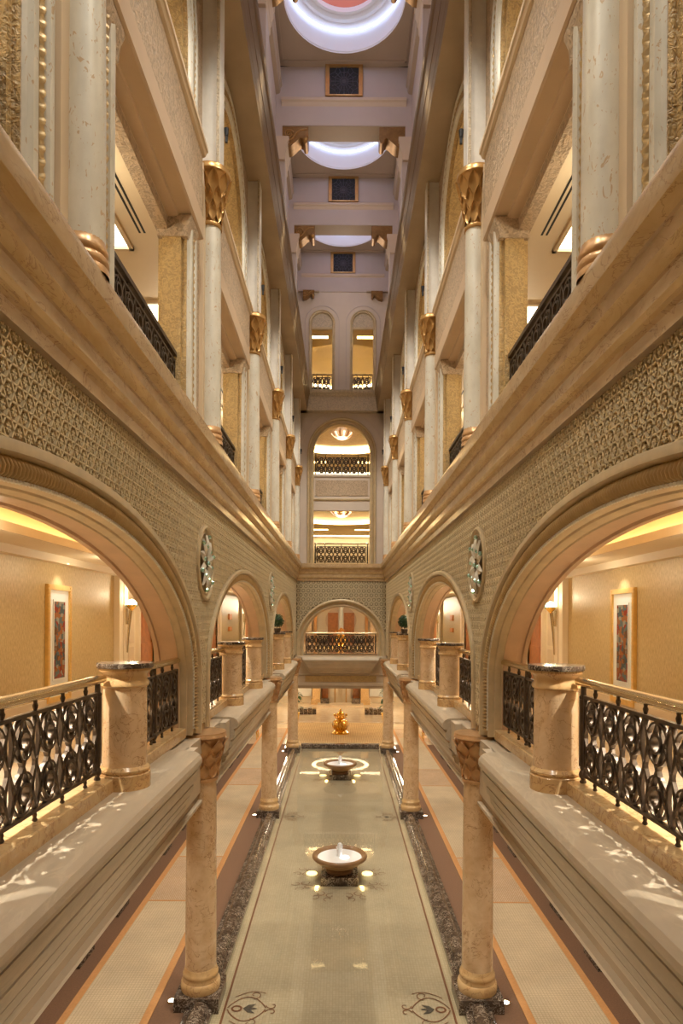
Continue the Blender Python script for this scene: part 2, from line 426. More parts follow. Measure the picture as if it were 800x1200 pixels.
water = tag(MB().quad((-1.925, YN, 0.03), (1.925, YN, 0.03), (1.925, 29.96, 0.03), (-1.925, 29.96, 0.03)).build('pool_water', 'water', smooth=0), 'long still sheet of clear pool water over beige mosaic down the hall', 'water')
# scroll inlays in the pool bed
def ribbon(mb, pts, wd, z):
    P = [Vector((x, y, 0)) for x, y in pts]
    rows = []
    for i, p in enumerate(P):
        t = (P[min(i + 1, len(P) - 1)] - P[max(i - 1, 0)]).normalized(); nrm = Vector((-t.y, t.x, 0)) * wd / 2
        rows.append([(p.x + nrm.x, p.y + nrm.y, z), (p.x - nrm.x, p.y - nrm.y, z)])
    mb.grid(rows)
def spiral(cx, cy, r0, a0, turns, sg=1, n=18):
    return [(cx + r0 * (1 - 0.8 * i / n) * math.cos(a0 + sg * turns * 2 * PI * i / n), cy + r0 * (1 - 0.8 * i / n) * math.sin(a0 + sg * turns * 2 * PI * i / n)) for i in range(n + 1)]
def motif(cx, cy, sx, sc=1.0):
    mb = MB(); z = -0.0125
    for sg in (-1, 1):
        pts = [(cx + sx * sc * (0.02 + 0.62 * t), cy + sg * sc * (0.02 + 0.30 * math.sin(PI * t) ** 0.8)) for t in [i / 16 for i in range(17)]]
        ribbon(mb, pts, 0.02 * sc, z)
        ribbon(mb, spiral(cx + sx * sc * 0.74, cy + sg * sc * 0.09, 0.10 * sc, PI if sx > 0 else 0, 0.8, sg * sx), 0.018 * sc, z)
        ribbon(mb, spiral(cx + sx * sc * 0.42, cy + sg * sc * 0.38, 0.12 * sc, -sg * PI / 2, 0.9, sg * sx), 0.016 * sc, z)
        ribbon(mb, [(cx + sx * sc * (0.10 + 0.5 * t), cy + sg * sc * (0.32 + 0.16 * math.sin(2.4 * t))) for t in [i / 10 for i in range(11)]], 0.016 * sc, z)
    ribbon(mb, [(cx + sx * sc * (0.17 + 0.075 * math.cos(a)), cy + sc * 0.07 * math.sin(a)) for a in [i * PI / 9 for i in range(19)]], 0.035 * sc, z)
    mb.build('floor_inlay', 'inlay_brown', fl, 0)
    mb = MB()
    for sg in (-1, 0, 1):
        a = sg * 0.55; bx, by = cx + sx * sc * 0.27, cy
        tip = (bx + sx * sc * 0.24 * math.cos(a), by + sc * 0.24 * math.sin(a)); wv = (-math.sin(a) * 0.04 * sc, sx * math.cos(a) * 0.04 * sc)
        md = ((bx + tip[0]) / 2, (by + tip[1]) / 2)
        mb.quad((bx, by, -0.011), (md[0] + wv[0], md[1] + wv[1], -0.011), (tip[0], tip[1], -0.011), (md[0] - wv[0], md[1] - wv[1], -0.011))
    mb.build('floor_inlay', 'inlay_grey', fl, 0)
for s in (-1, 1):
    for y in (9.9, 19.6): motif(s * 1.74, y, -s, 0.95 if y < 12 else 0.8)
for fy in (14.9, 24.5):
    for k in range(8):
        a = k * PI / 4 + PI / 8; mb = MB()
        for sg in (-1, 1):
            cx, cy = math.cos(a) * 0.82, fy + math.sin(a) * 0.95
            ribbon(mb, spiral(cx + sg * 0.13 * -math.sin(a), cy + sg * 0.13 * math.cos(a), 0.13, a + PI, 0.85, sg), 0.018, -0.0125)
            ribbon(mb, spiral(cx * 1.22 + sg * 0.16 * -math.sin(a), fy + (cy - fy) * 1.18 + sg * 0.16 * math.cos(a), 0.12, a, 0.8, -sg), 0.016, -0.0125)
        mb.build('floor_inlay', 'inlay_brown', fl, 0)
# pool kerbs: half-round dark marble between the column plinths
kerb_prof = [(1.92, -0.02), (1.92, 0.07), (1.97, 0.07), (1.985, 0.10)] + [(2.12 - 0.125 * math.cos(PI * i / 8), 0.10 + 0.085 * math.sin(PI * i / 8)) for i in range(9)] + [(2.255, 0.10), (2.27, 0.07), (2.33, 0.07), (2.33, -0.02)]
for s in (-1, 1):
    spans = [(YN, COLY[0] - 0.36), (COLY[0] + 0.36, COLY[1] - 0.36), (COLY[1] + 0.36, COLY[2] - 0.36)]
    for i, (a, b) in enumerate(spans):
        k = MB(s).prism(kerb_prof, 'y', a, b).build('pool_kerb', 'dark_marble')
        tag(k, f"rounded dark marble pool kerb on the {SIDE[s]}, " + ['in front of the first column', 'between first and second column', 'between second and third column'][i], 'kerb', 'dark marble pool kerbs')
k = MB().prism([(29.95, -0.02), (29.95, 0.16), (30.0, 0.20), (30.25, 0.20), (30.3, 0.16), (30.3, -0.02)], 'x', -1.83, 1.83).build('pool_kerb', 'dark_marble')
tag(k, 'straight dark marble kerb closing the far end of the pool', 'kerb', 'dark marble pool kerbs')

# carpets
for s in (-1, 1):
    r = tag(empty('carpet_runner', (s * 3.5, 14, 0.0)), f'cream runner carpet with orange bands along the {SIDE[s]} side of the pool', 'carpet', 'runner carpets')
    def cb(name, x0, x1, y0, y1, z, m):
        MB(s).box(x0 - 3.5, x1 - 3.5, y0 - 14, y1 - 14, 0.0, z).build(name, m, r, 0)
    cb('field', 2.93, 4.08, YN, 36.9, 0.012, 'cream_carpet')
    cb('border_band', 2.83, 2.95, YN, 36.9, 0.014, 'orange'); cb('border_band', 4.06, 4.18, YN, 36.9, 0.014, 'orange')
    for cy in (5.3, 14.9, 24.5, 34.1):
        cb('inset_panel', 2.96, 4.05, cy - 1.25, cy + 1.25, 0.0145, 'panel_carpet')
        for e in (-1.3, 1.25): cb('panel_line', 2.95, 4.06, cy + e, cy + e + 0.05, 0.016, 'orange')
hc = tag(MB().box(-2.6, 2.6, 30.32, 37.4, 0, 0.015).build('hall_carpet', 'hall_carpet', smooth=0), 'wide golden ribbed carpet in the hall beyond the pool', 'carpet')

# ------------------------------------------------------------------ side walls
LAT = 0.125
def lattice_bars(mb, axis, d, inside, p0, p1, z0, z1, sgn=-1, h=LAT, bw=0.014, bd=0.022):
    """three families of straight bars (a trihexagonal net) plus small stars, clipped to inside(p,z)"""
    def bar(pa, za, pb, zb_):
        L = math.hypot(pb - pa, zb_ - za)
        if L < 0.03: return
        nx, nz = -(zb_ - za) / L * bw / 2, (pb - pa) / L * bw / 2
        A = [(pa + nx, za + nz), (pb + nx, zb_ + nz), (pb - nx, zb_ - nz), (pa - nx, za - nz)]
        vs = [pt(axis, d, *q) for q in A] + [pt(axis, d + sgn * bd, *q) for q in A]
        mb.add(vs, [(4, 5, 6, 7), (0, 1, 5, 4), (2, 3, 7, 6)])
    R = math.hypot(p1 - p0, z1 - z0); cp, cz = (p0 + p1) / 2, (z0 + z1) / 2
    for ang in (0, PI / 3, 2 * PI / 3):
        dx, dz = math.cos(ang), math.sin(ang); nx, nz = -dz, dx
        # family offset in global phase so that neighbouring panels agree
        base = (cp * nx + cz * nz)
        k0 = int((base - R / 2) / h) - 1
        for k in range(k0, k0 + int(R / h) + 3):
            off = (k + 0.5) * h
            t0 = cp * dx + cz * dz
            run = None; st = 0.04; n = int(R / st) + 2
            for i in range(-n // 2, n // 2 + 1):
                t = t0 + i * st
                p, z = nx * off + dx * t, nz * off + dz * t
                ok = p0 <= p <= p1 and z0 <= z <= z1 and inside(p, z)
                if ok: run = (run[0], (p, z)) if run else ((p, z), (p, z))
                elif run: bar(*run[0], *run[1]); run = None
            if run: bar(*run[0], *run[1])
    # little stars in the hexagons
    a = 2 * h / math.sqrt(3)
    i0, i1 = int(p0 / a) - 2, int(p1 / a) + 2
    for j in range(int(z0 / h) - 1, int(z1 / h) + 2):
        for i in range(i0, i1):
            p, z = (i + 0.5 * (j % 2)) * a, j * h
            if not (p0 < p < p1 and z0 < z < z1 and inside(p, z)): continue
            r = h * 0.27
            for q in range(3):
                an = q * PI / 3 + PI / 6
                bar(p - r * math.cos(an), z - r * math.sin(an), p + r * math.cos(an), z + r * math.sin(an))

def in_arch(p, z, c, a, b, zs):
    if abs(p - c) > a: return False
    if z < zs: return True
    return ((p - c) / a) ** 2 + ((z - zs) / b) ** 2 < 1
ARCH_PROF = [(-0.10, W), (-0.10, W - 0.05), (-0.02, W - 0.07), (0.18, W - 0.07), (0.22, W - 0.04), (0.27, W + 0.05), (0.50, W + 0.11), (0.70, W + 0.06), (0.73, W + 0.02),
             (0.79, W + 0.01), (0.83, W + 0.05), (0.84, W + 0.10), (0.90, W + 0.11), (0.94, W + 0.15), (0.95, W + 0.20), (1.0, W + 0.21)]
CORNICE = [(W, ZC0), (W - 0.075, ZC0 + 0.015), (W - 0.08, ZC0 + 0.12), (W - 0.10, ZC0 + 0.15), (W - 0.125, ZC0 + 0.17), (W - 0.14, ZC0 + 0.22), (W - 0.14, ZC0 + 0.33),
           (W - 0.155, ZC0 + 0.345), (W - 0.175, ZC0 + 0.38), (W - 0.195, ZC0 + 0.46), (W - 0.195, ZC0 + 0.575), (W - 0.215, ZC0 + 0.585), (W - 0.28, ZC0 + 0.63),
           (W - 0.295, ZC0 + 0.65), (W - 0.305, ZC0 + 0.78), (W - 0.29, ZC1), (W + 0.3, ZC1)]
BEAM = [(W + 0.2, ZSOF), (1.70, ZSOF), (1.70, ZSOF + 0.10), (1.68, ZSOF + 0.12), (1.665, ZSOF + 0.18), (1.665, ZSOF + 0.36), (1.63, ZSOF + 0.40), (1.63, ZSOF + 0.60), (1.59, ZSOF + 0.70), (1.56, ZSOF + 0.76), (1.55, ZBT), (W + 0.2, ZBT)]
LEDGE = [(2.45, 4.245), (2.02, 4.24), (1.94, 4.225), (1.885, 4.19), (1.855, 4.14), (1.85, 4.09), (1.87, 4.04), (1.93, 4.03), (1.93, 3.99), (1.905, 3.985), (1.91, 3.93), (1.93, 3.84), (1.99, 3.825), (1.99, 3.785), (1.965, 3.78),
         (1.975, 3.69), (2.04, 3.675), (2.04, 3.64), (2.015, 3.635), (2.025, 3.56), (2.09, 3.545), (2.09, 3.51), (2.065, 3.505), (2.075, 3.44), (2.14, 3.40), (2.14, 3.36), (2.45, 3.36)]
CORN_BANDS = [(0, 1, 'soffit_brown'), (1, 3, 'cornice_marble'), (3, 5, 'cornice_gold'), (5, 7, 'cornice_marble'), (7, 9, 'cornice_gold'), (9, 11, 'cornice_marble'), (11, 13, 'cornice_gold'), (13, 15, 'cornice_marble')]
for s in (-1, 1):
    sd = SIDE[s]
    wl = structure(f'wall_{sd}', f'{sd} wall of the hall with lattice arcade below and balconied storeys above')
    # arcade wall
    mb = MB(s); edges = [(0.5, 10.1), (10.1, 19.7), (19.7, YB)]
    for (p0, p1), c in zip(edges, BAY):
        ARO, ARI = ARB[c]
        arch_face(mb, 'x', W, p0, p1, ZG - 0.15, ZC0 + 0.1, c, *ARO, ZS, ZG - 0.15, 48)
        arch_face(mb, 'x', W + 0.55, p0, p1, ZG - 0.15, ZC0 + 0.1, c, *ARI, ZS, ZG - 0.15, 48)
    mb.box(W, W + 0.55, YN, 0.5, ZG - 0.15, ZC0 + 0.1)
    mb.build('arcade_wall', 'lattice_ground', wl, 0)
    # archivolts, intrados, ropes
    for c in BAY:
        ARO, ARI = ARB[c]
        mb = MB(s); arch_sweep(mb, 'x', c, ARO, ARI, ZS, ZG - 0.1, ARCH_PROF, 64); mb.build('archivolt', 'arch_paint', wl, 40)
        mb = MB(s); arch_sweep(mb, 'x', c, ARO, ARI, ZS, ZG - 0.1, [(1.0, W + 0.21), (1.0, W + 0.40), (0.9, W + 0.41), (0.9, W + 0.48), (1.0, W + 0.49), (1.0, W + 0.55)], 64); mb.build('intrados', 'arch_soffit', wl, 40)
        mb = MB(s); u = 0.48; a = ARO[0] + (ARI[0] - ARO[0]) * u; b = ARO[1] + (ARI[1] - ARO[1]) * u
        rope_band(mb, 'x', c, a, b, ZS, ZG, W + 0.035, 0.078, 0.052 if c < 10 else 0.08, 10, 6, sgn=s, thin=True)
        mb.build('rope_molding', 'rope', wl, 60, kind='stuff')
        mb = MB(s); u = 0.76; a = ARO[0] + (ARI[0] - ARO[0]) * u; b = ARO[1] + (ARI[1] - ARO[1]) * u
        if c < 20:
            rope_band(mb, 'x', c, a, b, ZS, ZG, W + 0.01, 0.018, 0.05, 5, 4)
            mb.build('bead_molding', 'silver', wl, 60, kind='stuff')
    # lattice relief
    for (p0, p1), c in zip([(1.0, 10.1), (10.1, 19.7), (19.7, YB)], BAY):
        mb = MB(s); ARO, ARI = ARB[c]
        inside = lambda p, z: not in_arch(p, z, c, ARO[0] + 0.04, ARO[1] + 0.04, ZS) and all(abs(p - y) > 1 or math.hypot(p - y, z - 6.9) > 0.6 for y in (10.25, 19.85))
        lattice_bars(mb, 'x', W, inside, p0, p1, ZG, ZC0 + 0.05, -1)
        mb.build('lattice', 'lattice', wl, 0, kind='stuff', recalc=False)
    # cornice and upper beam
    for i0, i1, mm in CORN_BANDS:
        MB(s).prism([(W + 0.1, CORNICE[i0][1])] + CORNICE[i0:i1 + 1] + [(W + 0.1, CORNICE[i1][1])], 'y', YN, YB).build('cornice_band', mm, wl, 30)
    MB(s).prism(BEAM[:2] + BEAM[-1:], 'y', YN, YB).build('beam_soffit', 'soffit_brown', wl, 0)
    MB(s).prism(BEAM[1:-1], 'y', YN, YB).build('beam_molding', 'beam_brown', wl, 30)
    # upper wall with tall openings
    mb = MB(s); rv = MB(s)
    for c in UBAY:
        arch_face(mb, 'x', W, c - 2.4, c + 2.4, ZC1, ZSOF + 0.1, c, 1.45, 1.45, 14.15, ZC1, 24)
        arch_face(mb, 'x', W + 0.4, c - 2.4, c + 2.4, ZC1, ZSOF + 0.1, c, 1.45, 1.45, 14.15, ZC1, 24)
        arch_sweep(rv, 'x', c, (1.45, 1.45), (1.4, 1.4), 14.15, ZC1, [(0, W), (0, W + 0.06), (1, W + 0.07), (1, W + 0.33), (0, W + 0.34), (0, W + 0.4)], 24)
    mb.box(W, W + 0.4, YN, 0.5, ZC1, ZSOF + 0.1).box(W, W + 0.4, 29.3, YB, ZC1, ZSOF + 0.1)
    mb.build('upper_wall', 'relief', wl, 0)
    rv.build('opening_reveal', 'relief_gold', wl, 0)
    for c in UBAY:
        mb = MB(s); arch_sweep(mb, 'x', c, (1.88, 1.88), (1.45, 1.45), 14.15, ZC1, [(0, W), (0, W - 0.04), (0.12, W - 0.06), (0.2, W - 0.05), (0.24, W - 0.01), (0.55, W + 0.0), (0.58, W - 0.04), (0.7, W - 0.06), (0.8, W - 0.05), (0.84, W - 0.01), (0.92, W - 0.03), (1.0, W + 0.02)], 28)
        mb.build('opening_molding', 'silver', wl, 40)
        mb = MB(s); rope_band(mb, 'x', c, 1.715, 1.715, 14.15, ZC1, W + 0.0, 0.05, 0.10 if c < 10 else 0.14, 6, 4, s); mb.build('rope_molding', 'rope', wl, 60, kind='stuff')
        # parapet of the upper storey between the columns
        MB(s).prism([(2.11, 12.0), (2.11, 12.92), (2.45, 12.92), (2.45, 12.0)], 'y', c - 2.02, c + 2.02).build('parapet_panel', 'relief', wl, 0)
        MB(s).prism([(2.11, 12.92), (2.07, 12.94), (2.05, 12.99), (2.03, 13.0), (2.03, 13.06), (2.05, 13.08), (2.48, 13.08), (2.48, 12.92)], 'y', c - 2.04, c + 2.04).build('parapet_rail', 'cream', wl, 30)
        MB(s).prism([(2.11, 12.0), (2.09, 12.0), (2.09, 11.70), (2.12, 11.68), (2.30, 11.68), (2.31, 11.64), (2.36, 11.63), (2.48, 11.63), (2.48, 12.0)], 'y', c - 2.02, c + 2.02).build('parapet_band', 'pink_plaster', wl, 30)
        for e in (-1, 1):
            MB(s).prism([(2.18, 11.36), (2.16, 11.52), (2.12, 11.60), (2.12, 11.66), (2.6, 11.66), (2.6, 11.36)], 'y', c + e * 1.60 - 0.22, c + e * 1.60 + 0.22).build('impost_block', 'relief', wl, 30)
    # flat pilasters above the upper capitals and narrow strips behind the columns
    for y in UCOL:
        MB(s).box(1.92, W + 0.05, y - 0.16, y + 0.16, 13.04, ZSOF).build('pilaster', 'white_silver', wl, 0)
        MB(s).box(1.93, 1.97, y - 0.20, y + 0.20, 13.08, ZSOF).build('pilaster_strip', 'relief_pale', wl, 0)
        MB(s).box(W - 0.06, W + 0.02, y - 0.30, y + 0.30, ZC1, 13.0).build('pilaster_strip', 'cream', wl, 0)
    # ledge beam of the gallery storey with projecting consoles
    MB(s).prism([(2.12, 4.20), (2.12, 3.95), (2.15, 3.92), (2.15, 3.34), (2.75, 3.34), (2.75, 4.20)], 'y', YN, YB).build('gallery_beam', 'beam_plaster', wl, 30)
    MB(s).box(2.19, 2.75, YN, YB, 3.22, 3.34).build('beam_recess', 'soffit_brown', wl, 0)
    MB(s).box(2.12, 2.75, YN, YB, 3.18, 3.22).build('beam_edge', 'beam_plaster', wl, 0)
    for c in BAY:
        MB(s).prism(LEDGE, 'y', c - 3.30, c + 3.30).build('gallery_ledge', 'ledge_stone', wl, 22)
        for e in (-1, 1):
            MB(s).prism([(2.14, 3.62), (2.02, 3.66), (2.0, 3.78), (2.0, 4.20), (2.14, 4.20)], 'y', c + e * 3.52 - 0.2, c + e * 3.52 + 0.2).build('ledge_block', 'beam_plaster', wl, 30)
    # kerb under the gallery railings
    for c in BAY:
        MB(s).prism([(2.30, 4.24), (2.30, 4.37), (2.315, ZCURB), (2.64, ZCURB), (2.64, 4.24)], 'y', c - 4.24, c + 4.24).build('railing_kerb', 'curb_marble', wl, 30)
    # slabs, ceilings, outer walls of the side galleries
    gf = structure(f'floor_{sd}_gallery', f'pale stone floor of the {sd} gallery behind the arcade railing', 'floor')
    MB(s).box(2.6, 6.4, YN, 46, 3.95, ZG).build('floor_slab', 'marble_floor', gf)
    g0 = structure(f'ceiling_{sd}_aisle', f'cream ceiling over the {sd} ground floor aisle', 'ceiling')
    MB(s).box(2.7, 6.4, YN, 46, 3.3, 3.5).build('ceiling_slab', 'ceiling_cream', g0)
    gw = structure(f'wall_{sd}_aisle', f'cream and gold wall along the {sd} ground floor aisle')
    MB(s).box(4.7, 5.0, YN, 46, 0, 3.3).build('aisle_wall', 'cream', gw)
    MB(s).box(4.62, 4.7, YN, 31, 0, 0.22).build('aisle_baseboard', 'dark_marble', gw)
    MB(s).box(4.60, 4.7, YN, 31, 0.22, 0.27).build('baseboard_strip', 'gold', gw)
    for c in BAY:
        for e in (-1.7, 1.7, -3.6, 3.6):
            MB(s).box(4.5, 4.7, c + e - 0.28, c + e + 0.28, 0.25, 3.2).build('aisle_pilaster', 'gold_marble', gw)
            MB(s).box(4.44, 4.7, c + e - 0.33, c + e + 0.33, 0, 0.28).build('pilaster_plinth', 'dark_marble', gw)
    gg = structure(f'wall_{sd}_gallery', f'golden wallpapered wall of the {sd} gallery with cream pilasters')
    mb = MB(s); zt = 7.8
    mb.box(5.5, 5.7, YN, 15.5, ZG, zt).box(5.5, 5.7, 19.2, 25.1, ZG, zt).box(5.5, 5.7, 28.8, 34.7, ZG, zt).box(5.5, 5.7, 38.4, 46, ZG, zt)
    mb.build('papered_wall', 'wallpaper', gg, 0)
    MB(s).box(5.46, 5.5, YN, 15.4, ZG, ZG + 0.14).build('skirting', 'cream', gg, 0)
    for y in (15.5, 25.1, 34.7):
        MB(s).box(5.60, 5.75, y, y + 3.7, ZG, zt).build('panelled_wall', 'ceiling_cream', gg, 0)
        for (a, b) in ((0.0, 0.26), (0.34, 0.62), (3.3, 3.7)):
            MB(s).box(5.36, 5.7, y + a, y + b, ZG, zt).build('wall_pilaster', 'ceiling_cream', gg, 0)
        for (a, b) in ((0.74, 1.18), (1.30, 1.75)):
            for z0, z1 in ((ZG + 0.2, ZG + 0.9), (ZG + 1.0, 6.9)):
                MB(s).box(5.57, 5.61, y + a, y + b, z0, z1).build('wall_panel', 'cream', gg, 0)
    gc = structure(f'ceiling_{sd}_gallery', f'cream tray ceiling with glowing cove over the {sd} gallery', 'ceiling')
    MB(s).box(4.5, 5.6, YN, 46, 7.19, 7.25).build('ceiling_border', 'ceiling_cream', gc, 0)
    MB(s).box(2.75, 3.3, YN, 46, 7.19, 7.25).build('ceiling_border', 'ceiling_cream', gc, 0)
    MB(s).box(2.7, 6.0, YN, 46, 7.62, 7.72).build('tray_top', 'ceiling_cream', gc, 0)
    for x0, x1 in ((4.62, 4.70), (3.10, 3.18)):
        MB(s).box(x0, x1, 0.5, 46, 7.27, 7.31).build('cove_strip', 'cove_yellow', gc, 0)
    for x0, x1 in ((4.75, 4.85), (2.95, 3.05)):
        MB(s).box(x0, x1, YN, 46, 7.25, 7.62).build('tray_side', 'ceiling_cream', gc, 0)
    MB(s).box(4.46, 4.5, YN, 46, 7.17, 7.30).build('tray_lip', 'cream', gc, 0); MB(s).box(3.3, 3.34, YN, 46, 7.17, 7.30).build('tray_lip', 'cream', gc, 0)
    MB(s).box(5.3, 5.5, YN, 15.5, 7.05, 7.19).build('crown_molding', 'ceiling_cream', gc, 0)
    # corridors behind the two upper storeys
    for nm, z0, z1 in (('lower', ZC1 - 0.02, 11.62), ('upper', 13.0, 15.9)):
        cf = structure(f'ceiling_{sd}_{nm}_corridor', f'cream corridor ceiling with light panels behind the {nm} balconies on the {sd}', 'ceiling')
        MB(s).box(2.45, 5.6, YN, YB + 0.4, z1, z1 + 0.1).build('ceiling_slab', 'ceiling_cream', cf, 0)
        MB(s).box(2.4, 5.6, YN, YB + 0.4, z0 - 0.25, z0).build('corridor_floor', 'marble_floor', cf, 0)
        MB(s).box(4.6, 4.8, YN, YB + 0.4, z0, z1).build('corridor_wall', 'wallpaper', cf, 0)
        MB(s).box(2.45, 2.62, YN, YB, z1 - 0.16, z1).build('relief_band', 'relief', cf, 0)
        MB(s).box(2.62, 2.70, YN, YB, z1 - 0.08, z1).build('ceiling_molding', 'ceiling_cream', cf, 0)
        MB(s).box(4.4, 4.6, YN, YB, z1 - 0.15, z1).build('ceiling_molding', 'ceiling_cream', cf, 0)
        for y in [c for c in UBAY]:
            if nm == 'lower':
                for dx in (0, 0.07): MB(s).box(2.87 + dx, 2.90 + dx, y - 1.75, y + 1.75, z1 - 0.004, z1 + 0.01).build('slot_diffuser', 'black', cf, 0)
            for e in (-0.75, 1.65):
                MB(s).box(3.22, 3.66, y + e - 0.42, y + e + 0.42, z1 - 0.005, z1 + 0.01).build('light_panel', 'panel_light', cf, 0)
                for q in ((3.16, 3.22, -0.48, 0.48), (3.66, 3.72, -0.48, 0.48), (3.16, 3.72, -0.48, -0.42), (3.16, 3.72, 0.42, 0.48)):
                    MB(s).box(q[0], q[1], y + e + q[2], y + e + q[3], z1 - 0.05, z1).build('panel_frame', 'cream', cf, 0)
            for e in (-2.35, 2.35):
                MB(s).box(4.35, 4.62, y + e - 0.25, y + e + 0.25, z0, z1).build('corridor_pilaster', 'relief_gold', cf, 0)
    # attic walls above the beam
    at = structure(f'wall_{sd}_attic', f'pale attic wall on the {sd} above the upper beam')
    MB(s).box(W, W + 0.3, YN, YB + 0.4, ZBT - 0.1, ZCEIL + 0.1).build('attic_wall', 'attic', at, 0)
    for y in (10.3, 15.5, 20.7, 25.9):
        MB(s).box(1.90, W + 0.05, y + 0.02, y + 0.68, ZBT, 20.9).build('attic_pilaster', 'attic', at, 0)
        MB(s).prism([(1.90, 20.85), (1.88, 20.9), (1.88, 21.05), (1.85, 21.10), (1.85, 21.2), (1.80, 21.3), (1.80, 21.42), (1.77, 21.46), (1.77, 21.6), (2.25, 21.6), (2.25, 20.85)], 'y', y - 0.08, y + 0.78).build('pilaster_cap', 'attic_trim', at, 30)
        MB(s).box(1.99, W + 0.05, y + 0.0, y + 0.7, 21.6, 22.0).build('attic_pilaster', 'attic', at, 0)
    for y0, y1 in ((11.0, 15.5), (16.2, 20.7), (21.4, 25.9), (26.6, 31.2)):
        MB(s).prism([(2.2, 23.0), (2.08, 23.04), (2.05, 23.1), (2.05, 23.2), (2.0, 23.26), (2.0, 23.34), (2.2, 23.34)], 'y', y0, y1).build('attic_molding', 'attic_warm', at, 30)

# near end wall closes the hall behind the viewer
nw = structure('wall_front', 'plain cream wall closing the near end of the hall')
MB().box(-6.5, 6.5, YN - 0.3, YN, 0, ZCEIL).build('end_wall', 'cream', nw, 0)

# ------------------------------------------------------------------ back wall
wb = structure('wall_back', 'end wall of the hall with one arch over the gallery and a tall arched opening above')
AB0, AB1 = (2.18, 2.10), (1.82, 1.76)
ZSB = 6 - 1.10
mb = MB(); arch_face(mb, 'y', YB, -W, W, ZG - 0.2, ZC0 + 0.1, 0, AB0[0] - 0.02, AB0[1] - 0.02, ZSB, ZG - 0.2, 40); arch_face(mb, 'y', YB + 0.5, -W - 0.6, W + 0.6, ZG - 0.2, ZC0 + 0.1, 0, *AB1, ZSB, ZG - 0.2, 40)
mb.build('arcade_wall', 'lattice_ground', wb, 0)
mb = MB(); arch_sweep(mb, 'y', 0, AB0, AB1, ZSB, ZG - 0.1, [(u, YB + (d - W)) for u, d in ARCH_PROF], 48); mb.build('archivolt', 'arch_paint', wb, 40)
mb = MB(); arch_sweep(mb, 'y', 0, AB0, AB1, ZSB, ZG - 0.1, [(1.0, YB + 0.2), (1.0, YB + 0.5)], 48); mb.build('intrados', 'arch_soffit', wb, 40)
mb = MB(); lattice_bars(mb, 'y', YB, lambda p, z: not in_arch(p, z, 0, AB0[0] + 0.02, AB0[1] + 0.05, ZSB), -W, W, 5.0, ZC0 + 0.05, -1, LAT * 1.7, 0.05, 0.05); mb.build('lattice', 'lattice', wb, 0, kind='stuff', recalc=False)
back = lambda prof: [(YB + (x - W), z) for x, z in prof]
for i0, i1, mm in CORN_BANDS:
    MB().prism(back([(W + 0.1, CORNICE[i0][1])] + CORNICE[i0:i1 + 1] + [(W + 0.1, CORNICE[i1][1])]), 'x', -W, W).build('cornice_band', mm, wb, 30)
MB().prism([(31.45, ZSOF), (30.8, ZSOF), (30.8, ZSOF + 0.68), (30.76, ZSOF + 0.70), (30.72, ZSOF + 0.78), (30.66, ZSOF + 0.82), (30.62, ZSOF + 0.92), (30.62, ZBT), (31.45, ZBT)], 'x', -W, W).build('beam_molding', 'relief_pale', wb, 30)
# gallery beam with splayed console
MB().prism([(31.0, 4.26), (31.0, 3.42), (30.96, 3.40), (30.96, 3.36), (31.02, 3.34), (31.02, 2.98), (30.96, 2.96), (30.96, 2.84), (31.7, 2.84), (31.7, 4.26)], 'x', -W - 0.5, W + 0.5).build('gallery_beam', 'beam_plaster', wb, 30)
MB().box(-1.72, 1.72, 30.98, 31.03, 3.02, 3.31).build('frieze_panel', 'relief_gold', wb, 0)
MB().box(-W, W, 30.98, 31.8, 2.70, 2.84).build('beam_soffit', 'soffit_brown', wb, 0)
con = [(30.40, 4.19), (30.36, 4.12), (30.38, 4.05), (30.44, 4.03), (30.45, 3.92), (30.50, 3.88), (30.55, 3.75), (30.66, 3.68), (30.70, 3.66), (30.71, 3.58), (30.80, 3.54), (30.82, 3.46), (30.98, 3.42)]
rows = []
for y, z in [(31.05, 4.24), (30.5, 4.23)] + con:
    hw = 1.98 - 0.62 * max(0, (4.15 - z)) ; rows.append([(-hw - 0.0, 31.05, z), (-hw + 0.16, y, z), (hw - 0.16, y, z), (hw, 31.05, z)])
MB().grid(rows).build('gallery_ledge', 'beam_plaster', wb, 15)
# upper wall with the tall arch
AU0, AU1 = (1.68, 1.68), (1.37, 1.37); ZSU = 14.2
mb = MB(); arch_face(mb, 'y', YB, -W, W, ZC1, ZSOF + 0.1, 0, 1.66, 1.66, ZSU, ZC1, 32); arch_face(mb, 'y', YB + 0.4, -W - 0.6, W + 0.6, ZC1, ZSOF + 0.1, 0, 1.37, 1.37, ZSU, ZC1, 32); mb.build('upper_wall', 'end_cream', wb, 0)
mb = MB(); arch_sweep(mb, 'y', 0, AU0, AU1, ZSU, ZC1, [(0, YB), (0, YB - 0.05), (0.15, YB - 0.07), (0.3, YB - 0.04), (0.34, YB + 0.03), (0.55, YB + 0.04), (0.58, YB - 0.01), (0.72, YB - 0.02), (0.76, YB + 0.07), (0.9, YB + 0.07), (1.0, YB + 0.1), (1.0, YB + 0.4)], 32); mb.build('archivolt', 'arch_paint', wb, 40)
mb = MB(); arch_sweep(mb, 'y', 0, (2.02, 2.02), (1.98, 1.98), ZSU, ZC1, [(0, YB), (0, YB - 0.03), (1, YB - 0.03), (1, YB)], 32); mb.build('arch_fillet', 'end_cream', wb, 0)
mb = MB(); rope_band(mb, 'y', 0, 1.58, 1.58, ZSU, ZC1, YB + 0.0, 0.035, 0.09, 6, 4); mb.build('rope_molding', 'rope', wb, 60, kind='stuff')
MB().box(-1.5, 1.5, YB + 0.15, YB + 0.4, 11.96, 13.06).build('parapet', 'end_cream', wb, 0)
MB().box(-1.28, 1.28, YB + 0.12, YB + 0.16, 12.1, 12.85).build('parapet_panel', 'relief', wb, 0)
